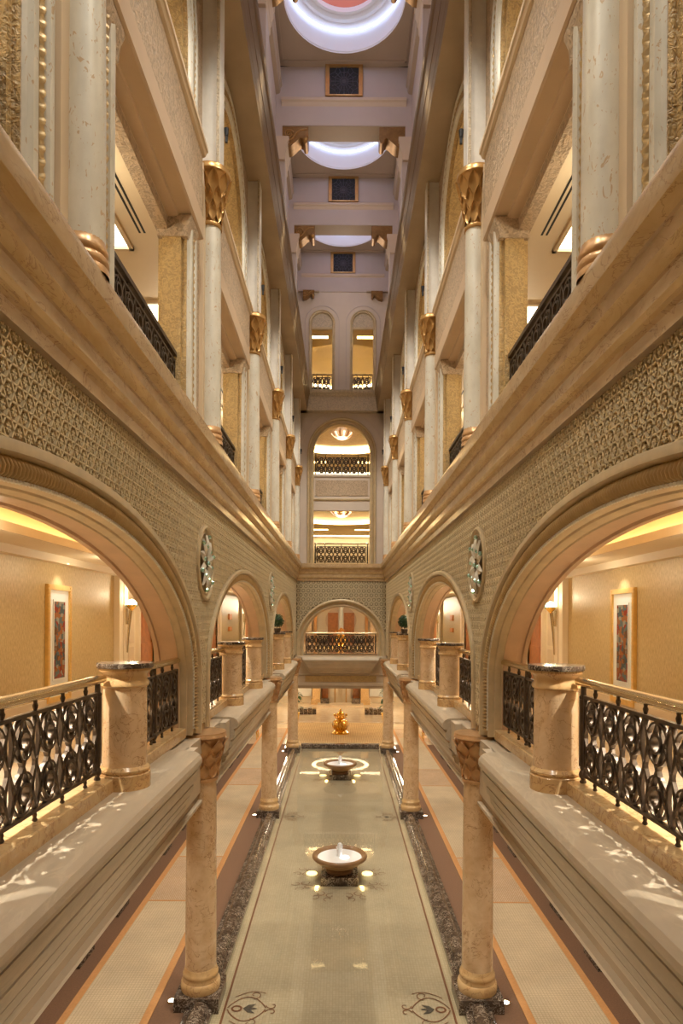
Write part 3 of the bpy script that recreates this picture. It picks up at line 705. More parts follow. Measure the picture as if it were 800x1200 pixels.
MB().prism([(YB + 0.15, 11.86), (YB + 0.10, 11.9), (YB + 0.10, 11.95), (YB + 0.16, 11.98), (YB + 0.4, 11.98), (YB + 0.4, 11.86)], 'x', -1.5, 1.5).build('parapet_molding', 'arch_paint', wb, 30)
MB().box(-1.5, 1.5, YB + 0.17, YB + 0.4, 11.38, 11.86).build('parapet', 'end_cream', wb, 0)
MB().prism([(YB + 0.15, 13.0), (YB + 0.08, 13.03), (YB + 0.08, 13.12), (YB + 0.4, 13.12), (YB + 0.4, 13.0)], 'x', -1.5, 1.5).build('parapet_rail', 'end_cream', wb, 30)
for sx in (-1, 1): MB(sx).box(2.05, 2.2, YB - 0.08, YB + 0.02, ZC1, ZSOF).build('pilaster_strip', 'silver', wb, 0)
# top storey with two arched windows
mb = MB()
for sx in (-1, 1):
    x0, x1 = (-W, 0) if sx < 0 else (0, W)
    arch_face(mb, 'y', YB, x0, x1, ZBT, 22.1, sx * 1.0, 0.62, 0.62, 20.5, ZBT + 0.1, 24)
    arch_face(mb, 'y', YB + 0.4, x0, x1, ZBT, 22.1, sx * 1.0, 0.5, 0.5, 20.5, ZBT + 0.1, 24)
mb.build('top_wall', 'end_cream', wb, 0)
for i, sx in enumerate((-1, 1)):
    wn = tag(empty(f'window_{i + 1}', (sx * 1.0, YB, ZBT + 0.1)), f"{'left' if sx < 0 else 'right'} of the two narrow arched windows in the top storey of the end wall", 'window', kind='structure')
    def wbuild(mb, *a, **k): return mb.build(*a, parent=wn, **k)
    mb = MB(); arch_sweep(mb, 'y', 0, (0.64, 0.64), (0.5, 0.5), 20.5 - ZBT - 0.1, 0, [(0, 0), (0, -0.04), (0.3, -0.05), (0.35, 0.02), (0.65, 0.03), (0.7, 0.0), (0.85, 0.0), (1, 0.06), (1, 0.4)], 24); wbuild(mb, 'window_surround', 'arch_paint', smooth=40)
    mb = MB(); arch_sweep(mb, 'y', 0, (0.84, 0.84), (0.81, 0.81), 20.5 - ZBT - 0.1, 0.2, [(0, 0), (0, -0.03), (1, -0.03), (1, 0)], 24); wbuild(mb, 'outer_fillet', 'attic', smooth=0)
    h0 = 20.30 - ZBT - 0.1
    mb = MB(); o = outline(0, 0.5, 0.5, h0 + 0.2, h0, 20); mb.prism(o, 'y', 0.10, 0.16); wbuild(mb, 'tympanum', 'relief_pale', smooth=0)
    MB().box(-0.5, 0.5, 0.06, 0.2, h0 - 0.07, h0 + 0.02).build('transom', 'arch_paint', wn, 0)
    MB().box(-0.5, 0.5, 0.22, 0.23, 0.0, h0).build('pane', 'glass', wn, 0)
for sx in (-1, 1):
    MB(sx).prism([(1.15, 22.0), (1.15, 21.96), (2.2, 21.96), (2.2, 22.0)], 'y', YB - 0.15, YB).build('string_course', 'attic_warm', wb, 0)

# ------------------------------------------------------------------ ceiling trays, beams, drums
ce = structure('ceiling', 'attic ceiling in bays, each with a round lit drum', 'ceiling')
BEAMY = [10.3, 15.5, 20.7, 25.9, YB]
for i, y in enumerate(BEAMY):
    th = 0.7 if y < YB else 0.4
    MB().box(-W, W, y - (0.04 if y == YB else 0), y + th, 22.0, ZCEIL).build('cross_beam', 'attic', ce, 0)
    MB().box(-W + 0.02, W - 0.02, y + 0.02, y + th - 0.02, 21.985, 22.0).build('beam_underside', 'attic_warm', ce, 0)
    MB().prism([(y, 22.62), (y - 0.03, 22.66), (y - 0.05, 22.72), (y - 0.10, 22.76), (y - 0.10, 22.84), (y - 0.06, 22.88), (y, 22.88)], 'x', -2.02, 2.02).build('beam_molding', 'attic_trim', ce, 30)
    if y < YB: MB().prism([(y + th, 22.8), (y + th + 0.08, 22.85), (y + th + 0.08, 23.0), (y + th, 23.0)], 'x', -2.1, 2.1).build('beam_molding', 'attic_warm', ce, 0)
R1, R2, R3 = 1.76, 1.52, 1.14
for y0, y1 in zip([YN] + [b + 0.7 for b in BEAMY[:-1]], BEAMY):
    if y0 < 0:
        MB().box(-W, W, y0, y1, ZCEIL, ZCEIL + 0.1).build('ceiling_panel', 'attic_warm', ce, 0); continue
    cy = (y0 + y1) / 2; n = 48; mb = MB()
    # ring of quads from the circle to the bay rectangle
    rows = [[], []]
    for k in range(n):
        a = 2 * PI * k / n; ca, sa = math.cos(a), math.sin(a)
        t = min(W / abs(ca) if abs(ca) > 1e-6 else 99, ((y1 - y0) / 2) / abs(sa) if abs(sa) > 1e-6 else 99)
        rows[0].append((R1 * ca, cy + R1 * sa, ZCEIL)); rows[1].append((t * ca, cy + t * sa, ZCEIL))
    mb.grid(rows, False, True); mb.build('ceiling_panel', 'attic_warm', ce, 0)
    dr = tag(empty('ceiling_drum', (0, cy, ZCEIL)), f"{'round lit ceiling drum with coral dome over the ' + ORD[BEAMY.index(y1) - 1] + ' attic bay'}", 'ceiling light', 'lit ceiling drums')
    mb = MB(); mb.lathe([(R1, 0), (R1, 0.04), (R1 - 0.02, 0.05), (1.80, 0.70), (1.78, 0.76), (R2, 0.76)], 48); mb.build('drum_wall', 'drum', dr, 40)
    mb = MB(); mb.lathe([(R2, 0.76), (R2 - 0.01, 0.68), (R2 - 0.09, 0.66), (R2 - 0.11, 0.74), (R3 + 0.10, 0.78), (R3 + 0.08, 0.72), (R3, 0.72), (R3, 0.86)], 48); mb.build('ring_molding', 'drum', dr, 40)
    mb = MB(); mb.lathe([(R3, 0.86), (0.9, 0.98), (0.5, 1.05), (0.0, 1.08)], 40); mb.build('dome', 'coral', dr, 60)
    mb = MB(); mb.lathe([(R1 - 0.0, 0.66), (R1 - 0.0, 0.70), (R1 - 0.05, 0.70), (R1 - 0.05, 0.66)], 48); mb.build('cove_light', 'cove_cool', dr, 60)
    lamp('POINT', 'drum_lamp', (0, 0, 0.3), 26, COOL, dr, radius=0.3)
    fr = empty('ceiling_border'); fr.parent = ce
    for q in ((-2.0, -1.94, y0 + 0.2, y1 - 0.2), (1.94, 2.0, y0 + 0.2, y1 - 0.2), (-2.0, 2.0, y0 + 0.2, y0 + 0.26), (-2.0, 2.0, y1 - 0.26, y1 - 0.2)):
        MB().box(*q, ZCEIL - 0.04, ZCEIL).build('border_molding', 'attic_warm', fr, 0)
    # square dark grille on the end wall of the bay
    ve = tag(empty('vent_grille', (0, y1 - 0.06, 22.9)), f"square dark star grille in gold frame on the {['', 'first', 'second', 'third', 'fourth'][BEAMY.index(y1)]} attic cross beam", 'grille', 'attic star grilles')
    MB().box(-0.48, 0.48, 0.0, 0.015, 0.02, 0.96).build('backing', 'black', ve, 0)
    mb = MB().box(-0.60, -0.47, -0.04, 0.02, 0.0, 1.0).box(0.47, 0.60, -0.04, 0.02, 0.0, 1.0).box(-0.47, 0.47, -0.04, 0.02, 0.92, 1.0).box(-0.47, 0.47, -0.04, 0.02, 0.0, 0.04)
    mb.build('frame', 'gold', ve, 0)
    mb = MB()
    for k in range(8):
        a = k * PI / 8; r = 0.42
        mb.tube([(-r * math.cos(a), -0.01, 0.48 - r * math.sin(a)), (r * math.cos(a), -0.01, 0.48 + r * math.sin(a))], 0.010, 4)
    for rr in (0.12, 0.27, 0.42):
        mb.tube([(rr * (1 + 0.22 * (k % 2)) * math.cos(k * PI / 8), -0.012, 0.48 + rr * (1 + 0.22 * (k % 2)) * math.sin(k * PI / 8)) for k in range(16)], 0.011, 4, True, (0, 1, 0))
    mb.build('star_lattice', 'grille', ve, 0, kind='stuff')

# gold scroll brackets under the cross beams
def console():
    r = empty('scroll_bracket')
    body = [(0.0, 0.0), (0.84, 0.0), (0.84, -0.40), (0.81, -0.50), (0.75, -0.54), (0.69, -0.50), (0.66, -0.40), (0.60, -0.36), (0.52, -0.40), (0.42, -0.50), (0.28, -0.62), (0.10, -0.66), (0.0, -0.64)]
    MB().prism(body, 'y', 0.0, 0.50).build('bracket_body', 'dark_gold', r, 30)
    mb = MB(); mb.tube([(0.22 + 0.15 * (1 - i / 30) * math.cos(i * 0.5), -0.012, -0.24 + 0.15 * (1 - i / 30) * math.sin(i * 0.5)) for i in range(28)], 0.022, 6, up=(0, 1, 0)); mb.build('volute', 'gold', r, 60)
    mb = MB(); mb.tube([(0.02, 0, -0.46), (0.16, 0, -0.48), (0.34, 0, -0.38), (0.46, 0, -0.2), (0.6, 0, -0.1), (0.8, 0, -0.08)], 0.028, 6, up=(0, 1, 0)); mb.build('scroll_band', 'gold', r, 60)
    for k in range(4):
        mb = MB(); z = -0.2; mb.tube([(0.06 + 0.11 * k, 0.46, -0.63 + 0.035 * k * k), (0.06 + 0.11 * k, -0.01, -0.63 + 0.035 * k * k)], 0.05, 6); mb.build('reed', 'dark_gold', r, 60)
    mb = MB().ball((0.755, 0.0, -0.42), 0.085, 10, 6); mb.build('roll_tip', 'gold', r, 60)
    return r
con0 = console(); index_children(); first = True
for i, y in enumerate(BEAMY):
    if y < 14: continue
    for s in (-1, 1):
        o = con0 if first else copy_tree(con0)
        first = False
        o.location = (s * 1.99, y + (0.03 if y < YB else -0.55), 21.985); o.rotation_euler = (0, 0, 0 if s < 0 else PI)
        if y == YB: o.scale = (0.66, 0.5, 0.62); o.location = (s * 1.93, YB - (0.31 if s < 0 else 0.0), 21.95)
        elif s > 0: o.location.y += 0.50
        wh = {15.5: 'nearest attic cross beam', 20.7: 'second attic cross beam', 25.9: 'third attic cross beam', YB: 'top of the end wall'}[y]
        tag(o, f"gilded scroll bracket under the {SIDE[s]} end of the {wh}", 'bracket', 'gilded scroll brackets')
        # right hand ones are turned round, so the face towards the hall stays the volute side

# ------------------------------------------------------------------ columns
def leaf_mesh(rf, z0, z1, w0, name):
    """one pointed hollow scoop on the bell of a capital, centred on angle 0"""
    rows = []
    for i in range(9):
        t = i / 8; z = z0 + (z1 - z0) * t
        wv = w0 * max(0.03, (1 - abs(2 * (0.04 + 0.96 * t) ** 0.95 - 1) ** 2.2)); row = []
        for j in range(9):
            u = -1 + j / 4
            r = rf(z) + 0.004 + (0.05 + 0.95 * abs(u) ** 2.5) * w0 * 0.46 + (z1 - z0) * 0.05 * t ** 2.5
            an = u * wv / rf(z)
            row.append((r * math.cos(an), r * math.sin(an), z))
        rows.append(row)
    return rows
def bell(r0, r1, h): return lambda z: r0 + (r1 - r0) * max(0, min(1, z / h)) ** 1.7
def capital(parent, z0, h, r0, r1, mat, split=True):
    rf = bell(r0, r1 * 0.93, h * 0.86)
    prof = [(r0 * 1.02, z0 - 0.05), (r0 * 1.14, z0 - 0.045), (r0 * 1.18, z0 - 0.02), (r0 * 1.14, z0 + 0.005), (r0 * 1.0, z0 + 0.01)]
    prof += [(rf(h * 0.86 * t / 8), z0 + h * 0.86 * t / 8) for t in range(1, 9)]
    prof += [(r1 * 0.96, z0 + h * 0.88), (r1 * 1.03, z0 + h * 0.90), (r1 * 1.03, z0 + h * 0.93), (r1, z0 + h * 0.95), (r1, z0 + h), (0, z0 + h)]
    cap = MB().lathe(prof, 32).build('capital', mat, parent, 40)
    tiers = [(0.03, 0.38, 0), (0.22, 0.62, 0.5), (0.46, 0.86, 0)]
    n = 10; allmb = MB()
    for (a, b, ph) in tiers:
        rows = leaf_mesh(rf, a * h, b * h, rf((a + b) / 2 * h) * PI / 10 * 1.06, 'leaf')
        if split:
            o = MB().grid([[(x, y, z + z0) for x, y, z in r] for r in rows]).build('leaf', mat, cap, 50)
            for k in range(n):
                if k: 
                    o = o.copy(); C.objects.link(o)
                o.rotation_euler = (0, 0, (k + ph) * 2 * PI / n)
        else:
            for k in range(n):
                an = (k + ph) * 2 * PI / n; ca, sa = math.cos(an), math.sin(an)
                allmb.grid([[(x * ca - y * sa, x * sa + y * ca, z + z0) for x, y, z in r] for r in rows])
    if not split: allmb.build('leaf_relief', mat, cap, 50, kind='stuff')
    return cap
def ground_column():
    r = empty('column')
    MB().box(-0.345, 0.345, -0.345, 0.345, -0.02, 0.21).build('plinth', 'dark_marble', r, 0)
    b = [(0.30, 0.21), (0.305, 0.23), (0.31, 0.29), (0.30, 0.34), (0.275, 0.36), (0.275, 0.38), (0.262, 0.41), (0.272, 0.43), (0.278, 0.46), (0.268, 0.49), (0.25, 0.505), (0.248, 0.55), (0.241, 0.56)]
    MB().lathe(b, 36).build('base', 'gold_marble', r, 50)
    MB().lathe([(0.241, 0.55), (0.240, 1.2), (0.228, 3.47)], 36).build('shaft', 'rose_marble', r, 60)
    capital(r, 3.52, 0.72, 0.222, 0.375, 'copper_gold')
    return r
gc0 = ground_column(); index_children(); first = True
for i, y in enumerate(COLY):
    for s in (-1, 1):
        o = gc0 if first else copy_tree(gc0); first = False
        o.location = (s * 2.18, y, 0)
        tag(o, f"rose marble ground column with leafy gold capital, {ORD[i]} along the {SIDE[s]} side of the pool", 'column', 'rose marble columns round the pool')
def upper_column(split):
    r = empty('balcony_column')
    b = [(0.200, 0.0), (0.200, 0.05), (0.188, 0.065), (0.199, 0.09), (0.199, 0.12), (0.186, 0.14), (0.180, 0.15), (0.192, 0.17), (0.192, 0.20), (0.176, 0.23), (0.170, 0.27)]
    MB().lathe(b, 28).build('base', 'copper_gold', r, 50)
    MB().lathe([(0.170, 0.26), (0.168, 1.2), (0.152, 3.40)], 32).build('shaft', 'silver', r, 60)
    capital(r, 3.44, 0.85, 0.150, 0.290, 'gold', split)
    return r
uc = {True: upper_column(True), False: upper_column(False)}; index_children(); used = set()
for i, y in enumerate(UCOL):
    for s in (-1, 1):
        sp = y < 20
        o = copy_tree(uc[sp]) if sp in used else uc[sp]; used.add(sp)
        o.location = (s * 2.085, y, ZC1)
        tag(o, f"slender silver column with gilded capital on the cornice, {ORD[i]} along the {SIDE[s]}", 'column', 'silver balcony columns')

# ------------------------------------------------------------------ gallery pedestals
def pedestal():
    r = empty('pedestal')
    n = 24
    MB().lathe([(0.262, 0.0), (0.262, 0.15), (0.245, 0.165), (0.258, 0.18), (0.258, 0.20), (0.235, 0.225), (0.226, 0.235)], n).build('base', 'gold_marble', r, 40)
    MB().lathe([(0.226, 0.22), (0.222, 1.06)], n).build('shaft', 'rose_marble', r, 60)
    MB().lathe([(0.222, 1.05), (0.245, 1.07), (0.245, 1.10), (0.225, 1.13), (0.222, 1.16), (0.24, 1.20), (0.268, 1.225), (0.268, 1.25)], n).build('neck_molding', 'gold_marble', r, 40)
    MB().lathe([(0.25, 1.25), (0.285, 1.252), (0.292, 1.275), (0.285, 1.305), (0.0, 1.31)], n).build('top_slab', 'dark_marble', r, 40)
    return r
pd0 = pedestal(); index_children(); first = True
PEDY = {5.3: (1.80, 1.45), 14.9: (1.62, 1.62), 24.5: (1.62, 1.62)}; ARCHN = {5.3: 'first', 14.9: 'second', 24.5: 'third'}
for c in BAY:
    for e in (-1, 1):
        for s in (-1, 1):
            o = pd0 if first else copy_tree(pd0); first = False
            o.location = (s * 2.27, c + e * PEDY[c][0 if e < 0 else 1], 4.24)
            tag(o, f"round rose marble pedestal, {'near' if e < 0 else 'far'} one under the {ARCHN[c]} arch on the {SIDE[s]}", 'pedestal', 'rose marble gallery pedestals')

# ------------------------------------------------------------------ railings
def ring_rows(mb, cx, cz, r, t, d, n=18):
    """flat ring in the plane x=0 (along y), radial width t, depth d"""
    rows = []
    for k in range(n):
        a = 2 * PI * k / n; ca, sa = math.cos(a), math.sin(a)
        rows.append([(-d / 2, cx + (r - t) * ca, cz + (r - t) * sa), (d / 2, cx + (r - t) * ca, cz + (r - t) * sa), (d / 2, cx + r * ca, cz + r * sa), (-d / 2, cx + r * ca, cz + r * sa)])
    mb.grid(rows, True, True)
def strut(mb, pts, t, d):
    P = [Vector((0, y, z)) for y, z in pts]; rows = []
    for i, p in enumerate(P):
        tv = (P[min(i + 1, len(P) - 1)] - P[max(i - 1, 0)]).normalized(); nv = Vector((0, -tv.z, tv.y)) * t / 2
        rows.append([(-d / 2, p.y - nv.y, p.z - nv.z), (d / 2, p.y - nv.y, p.z - nv.z), (d / 2, p.y + nv.y, p.z + nv.z), (-d / 2, p.y + nv.y, p.z + nv.z)])
    mb.grid(rows, False, True)
    o = len(mb.v); mb.f += [tuple(range(o - 4, o)), tuple(range(o - len(rows) * 4, o - len(rows) * 4 + 4))]
PER = 0.41; ZL0, ZL1 = 0.075, 0.885     # panel above the kerb
ZM = (ZL0 + ZL1) / 2; DR = 0.205
def railing(length, split, newels=(0,), period=PER, handrail=True, n_posts=None, name='railing', thin=1.0, height=1.0):
    """a railing of length along +y from its origin, standing on z=0"""
    r = empty(name)
    fw = 0.022
    for z in (ZL0, ZL1 - 0.03): MB().box(-0.022, 0.022, 0.0, length, z, z + 0.03).build('frame_bar', 'bronze', r, 0)
    for y in (0.0, length - 0.022): MB().box(-0.022, 0.022, y, y + 0.022, ZL0, ZL1).build('frame_bar', 'bronze', r, 0)
    ncell = max(1, round(length / period)); p = length / ncell
    pieces = {}
    J = MB()
    def piece(nm, key, fn, loc):
        if not split:
            m2 = MB(); fn(m2); J.add([(x, y + loc[0], z + loc[1]) for x, y, z in m2.v], m2.f); return
        if key not in pieces:
            m2 = MB(); fn(m2); o = m2.build(nm, 'bronze', r, 50); pieces[key] = o
        else:
            o = pieces[key].copy(); C.objects.link(o)
        o.location = (0, loc[0], loc[1])
    t = 0.023 * thin
    for k in range(ncell):
        cy = (k + 0.5) * p
        for sg in (-1, 1):
            piece('small_ring', 'sr', lambda m: ring_rows(m, 0, 0, 0.084, t * 0.9, 0.06, 16), (cy, ZM + sg * DR))
            piece('large_ring', 'lr', lambda m: ring_rows(m, 0, 0, min(0.172, p * 0.43), t * 0.85, 0.034, 22), (cy, ZM + sg * DR))
            h = (ZL1 - ZL0) / 2 - 0.03
            piece('cross_bar', ('e', sg), lambda m: strut(m, [(-p / 2, 0), (0, sg * h)], t * 0.8, 0.03), (cy, ZM))
            piece('cross_bar', ('g', sg), lambda m: strut(m, [(0, sg * h), (p / 2, 0)], t * 0.8, 0.03), (cy, ZM))
            piece('diagonal_bar', ('d', sg), lambda m: strut(m, [(-p / 2, -sg * h), (p / 2, sg * h)], t * 0.95, 0.04), (cy, ZM))
            piece('lens_bar', ('l', sg), lambda m: strut(m, [(sg * 0.012, -h), (sg * 0.05, -h * 0.5), (sg * 0.012, 0), (sg * 0.05, h * 0.5), (sg * 0.012, h)], t * 0.7, 0.03), (cy - p / 2 + (0.02 if k == 0 and sg < 0 else 0), ZM))
    if not split: J.build('railing_lattice', 'bronze', r, 50)
    npost = n_posts or max(2, int(length / 0.62) + 1)
    for i in range(npost):
        y = length * (i + 0.5) / npost
        MB().lathe([(0.016, 0.0), (0.024, 0.01), (0.014, 0.03), (0.02, 0.05), (0.013, ZL0)], 8, 0, y).build('foot', 'bronze', r, 60)
        MB().lathe([(0.013, ZL1), (0.02, ZL1 + 0.02), (0.024, ZL1 + 0.04), (0.016, ZL1 + 0.06), (0.02, ZL1 + 0.10)], 8, 0, y).build('spacer', 'bronze', r, 60)
    if handrail:
        prof = [(-0.052, 0.985), (-0.06, 1.005), (-0.056, 1.03), (-0.035, 1.05), (0.0, 1.058), (0.035, 1.05), (0.056, 1.03), (0.06, 1.005), (0.052, 0.985), (0.03, 0.972), (-0.03, 0.972)]
        MB().prism(prof, 'y', -0.13, length + 0.14).build('handrail', 'brass', r, 50)
    for y in newels:
        nw_ = empty('newel', (0, y, 0)); nw_.parent = r
        MB().lathe([(0.030, 0.0), (0.034, 0.015), (0.022, 0.035), (0.038, 0.06), (0.044, 0.085), (0.036, 0.115), (0.024, 0.13), (0.032, 0.145), (0.032, 0.16), (0.026, 0.17)], 12).build('newel_foot', 'bronze', nw_, 50)
        MB().prism([(0.041 * math.cos(a), 0.041 * math.sin(a)) for a in [PI / 8 + k * PI / 4 for k in range(8)]], 'z', 0.17, 0.84).build('newel_shaft', 'bronze', nw_, 30)
        MB().lathe([(0.034, 0.84), (0.042, 0.85), (0.044, 0.87), (0.03, 0.885), (0.026, 0.97)], 12).build('newel_head', 'bronze', nw_, 50)
    return r
protos = {}
for c in BAY:
    d0, d = PEDY[c]; near_ = c < 10
    spans = [('mid', c - d0 + 0.36, c + d - 0.37, (-0.05, d0 + d - 0.68), 'between the pedestals of'),
             ('far', c + d + 0.24, c + 4.22, ((4.22 - d - 0.24) * 0.55,), 'past the far pedestal of'),
             ('near', c - 4.22, c - d0 - 0.24, ((4.22 - d0 - 0.24) * 0.45,), 'before the near pedestal of')]
    for key, a, b, nw_, where in spans:
        for s in (-1, 1):
            k = (key, round(b - a, 3), near_); split_ = near_ and key != 'near'
            if k in protos: o = copy_tree(protos[k])
            else:
                o = railing(b - a, split_, nw_); protos[k] = o; index_children()
            o.location = (s * 2.44, a, ZCURB)
            tag(o, f"dark bronze railing with brass handrail {where} the {ARCHN[c]} arch, {SIDE[s]}", 'railing', 'gallery railings')
# balcony railings of the upper storey
ub = None
for i, c in enumerate(UBAY):
    for s in (-1, 1):
        if ub is None: ub = railing(2.8, False, (), 0.35, False, None, 'balcony_railing'); \
            MB().box(-0.045, 0.045, -0.02, 2.82, 0.93, 0.985).build('handrail', 'bronze', ub, 0); index_children(); o = ub
        else: o = copy_tree(ub)
        o.location = (s * 2.36, c - 1.4, ZC1)
        tag(o, f"dark balcony railing above the cornice in the {ORD[i]} bay on the {SIDE[s]}", 'railing', 'upper balcony railings')
ur = None
for i, c in enumerate(UBAY[1:]):
    for s in (-1, 1):
        if ur is None:
            ur = empty('parapet_handrail'); MB().box(-0.05, 0.05, 0, 2.8, 0.30, 0.37).build('bar', 'bronze', ur, 0)
            for yy in (0.1, 1.4, 2.7): MB().box(-0.02, 0.02, yy, yy + 0.04, 0, 0.3).build('stanchion', 'bronze', ur, 0)
            index_children(); o = ur
        else: o = copy_tree(ur)
        o.location = (s * 2.42, c - 1.4, 13.08)
        tag(o, f"dark handrail on the carved parapet of the {ORD[i + 1]} upper bay on the {SIDE[s]}", 'handrail', 'parapet handrails')
# end wall railings
def cross_railing(z, half, label, y=YB + 0.2, height=None, sx=0):
    o = railing(2 * half, False, (-0.08, 2 * half + 0.08), 0.40, True, 3, 'railing', 2.3)
    o.rotation_euler = (0, 0, -PI / 2); o.location = (sx - half, y, z)
    tag(o, label, 'railing', 'end wall railings'); return o
cross_railing(ZG, 1.62, 'dark bronze star pattern railing under the end wall arch at gallery level')
cross_railing(ZC1, 1.2, 'dark railing at the foot of the tall opening in the end wall')
cross_railing(13.12, 1.2, 'dark railing on the parapet halfway up the tall end wall opening')
for sx in (-1, 1):
    cross_railing(ZBT + 0.1, 0.42, f"small dark railing inside the {'left' if sx < 0 else 'right'} top window of the end wall", YB + 0.5, sx=sx)

# ------------------------------------------------------------------ medallions
def medallion():
    r = empty('medallion')                    # lies in plane x=0, facing -x
    mb = MB(); rows = []
    for (rr, x) in ((0.60, 0.0), (0.60, -0.05), (0.57, -0.065), (0.54, -0.05), (0.53, -0.02), (0.50, -0.015), (0.485, -0.04), (0.47, -0.015)):
        rows.append([(x, rr * math.cos(2 * PI * k / 40), rr * math.sin(2 * PI * k / 40)) for k in range(40)])
    mb.grid(rows, False, True); mb.build('ring', 'arch_paint', r, 40)
    MB().prism([(0.485 * math.cos(2 * PI * k / 32), 0.485 * math.sin(2 * PI * k / 32)) for k in range(32)], 'x', -0.015, 0.0).build('disc', 'lattice_ground', r, 0)
    pm = MB(); rows = []
    for i in range(7):
        t = i / 6; wv = 0.085 * math.sin(PI * (0.1 + 0.88 * t)); rr = 0.12 + 0.33 * t
        rows.append([(-0.03 - 0.03 * math.sin(PI * t) - (0.03 if j == 1 else 0), (j - 1) * wv, rr) for j in range(3)])
    pm.grid(rows); p0 = pm.build('petal', 'silver', r, 30)
    for k in range(1, 10):
        o = p0.copy(); C.objects.link(o); o.rotation_euler = (k * 2 * PI / 10, 0, 0)
    j0 = MB().ball((-0.07, 0, 0.0), 0.035, 8, 5).build('jewel', 'jewel', r, 0); j0.rotation_euler = (0, 0, 0)
    for k in range(12):
        rr = 0.44 if k % 2 else 0.27
        o = j0.copy(); C.objects.link(o); a = k * PI / 6 + 0.2; o.location = (0, rr * math.cos(a), rr * math.sin(a))
    return r
md0 = medallion(); index_children(); first = True
for i, y in enumerate((10.25, 19.85)):
    for s in (-1, 1):
        o = md0 if first else copy_tree(md0); first = False
        o.location = (s * W, y, 6.9); o.rotation_euler = (0, 0, 0 if s > 0 else PI)
        tag(o, f"round jewelled medallion between {ORD[i]} and {ORD[i + 1]} arches of the {SIDE[s]} wall", 'medallion', 'jewelled wall medallions')

# ------------------------------------------------------------------ fountains
def fountain():
    r = empty('fountain')
    MB().box(-0.42, 0.42, -0.42, 0.42, -0.02, 0.17).build('plinth', 'dark_marble', r, 0)
    prof = [(0.31, 0.17), (0.32, 0.19), (0.32, 0.225), (0.29, 0.25), (0.27, 0.265), (0.29, 0.275), (0.40, 0.32), (0.50, 0.385), (0.555, 0.45), (0.60, 0.465), (0.632, 0.49), (0.638, 0.53), (0.62, 0.56), (0.59, 0.57), (0.555, 0.56), (0.53, 0.53), (0.48, 0.44), (0.36, 0.38), (0.0, 0.36)]
    MB().lathe(prof, 48).build('bowl', 'bowl', r, 45)
    rows = []
    MB().lathe([(0.0, 0.525), (0.10, 0.520), (0.20, 0.512), (0.30, 0.506), (0.40, 0.50), (0.515, 0.50)], 32).build('bowl_water', 'foam', r, 60)
    rnd = random.Random(3); mb = MB()
    mb.tube([(0.006 * rnd.uniform(-1, 1), 0.006 * rnd.uniform(-1, 1), 0.50 + 0.045 * i) for i in range(8)], [0.07, 0.062, 0.06, 0.058, 0.058, 0.062, 0.06, 0.035], 12)
    mb.build('water_jet', 'foam', r, 60)
    for k in range(14):
        a = rnd.uniform(0, 2 * PI); rr = rnd.uniform(0.04, 0.085)
        MB().ball((rr * math.cos(a), rr * math.sin(a), rnd.uniform(0.55, 0.82)), rnd.uniform(0.010, 0.018), 6, 4).build('water_drop', 'foam', r, 60)
    for sx in (-1, 1):
        for sy in (-1, 1): MB().lathe([(0.05 if sy < 0 else 0.13, -0.02), (0.05 if sy < 0 else 0.13, 0.0), (0.0, 0.005)], 14, sx * (0.50 if sy < 0 else 0.66), -0.46 if sy < 0 else 0.30).build('pool_light', 'pool_glow', r, 0)
    MB().lathe([(0.12, 0.516), (0.07, 0.526), (0.0, 0.53)], 20, 0.10, -0.06).build('bowl_light', 'bowl_glow', r, 60)
    for sx in (-1, 1): lamp('POINT', 'pool_lamp', (sx * 0.52, -0.50, 0.10), 1.6, (1.0, 0.8, 0.35), r, radius=0.05)
    return r
f0 = fountain(); index_children()
f0.location = (0, 14.9, 0); tag(f0, 'brown stone bowl fountain with white water jet, the larger one nearer the viewer', 'fountain', 'bowl fountains')
f1 = copy_tree(f0, (0, 24.5, 0)); tag(f1, 'brown stone bowl fountain with water jet near the far end of the pool', 'fountain', 'bowl fountains')

# floor uplights beside the columns
u0 = None
for i, y in enumerate(COLY):
    for s in (-1, 1):
        if u0 is None:
            u0 = empty('floor_uplight'); MB().lathe([(0.075, 0.0), (0.075, 0.02), (0.055, 0.02), (0.055, 0.012)], 16).build('rim', 'brass', u0, 40)
            MB().lathe([(0.055, 0.014), (0.0, 0.015)], 16).build('lens', 'floor_glow', u0, 0)
            lamp('SPOT', 'uplight_lamp', (0, 0, 0.05), 14, WARM, u0, 60, 0.8, 0.05, (0, 0, 1)); index_children(); o = u0
        else: o = copy_tree(u0)
        o.location = (s * 2.62, y - 0.05, 0.0)
        tag(o, f"small round glowing floor light behind the {ORD[i]} column on the {SIDE[s]}", 'floor light', 'floor uplights')

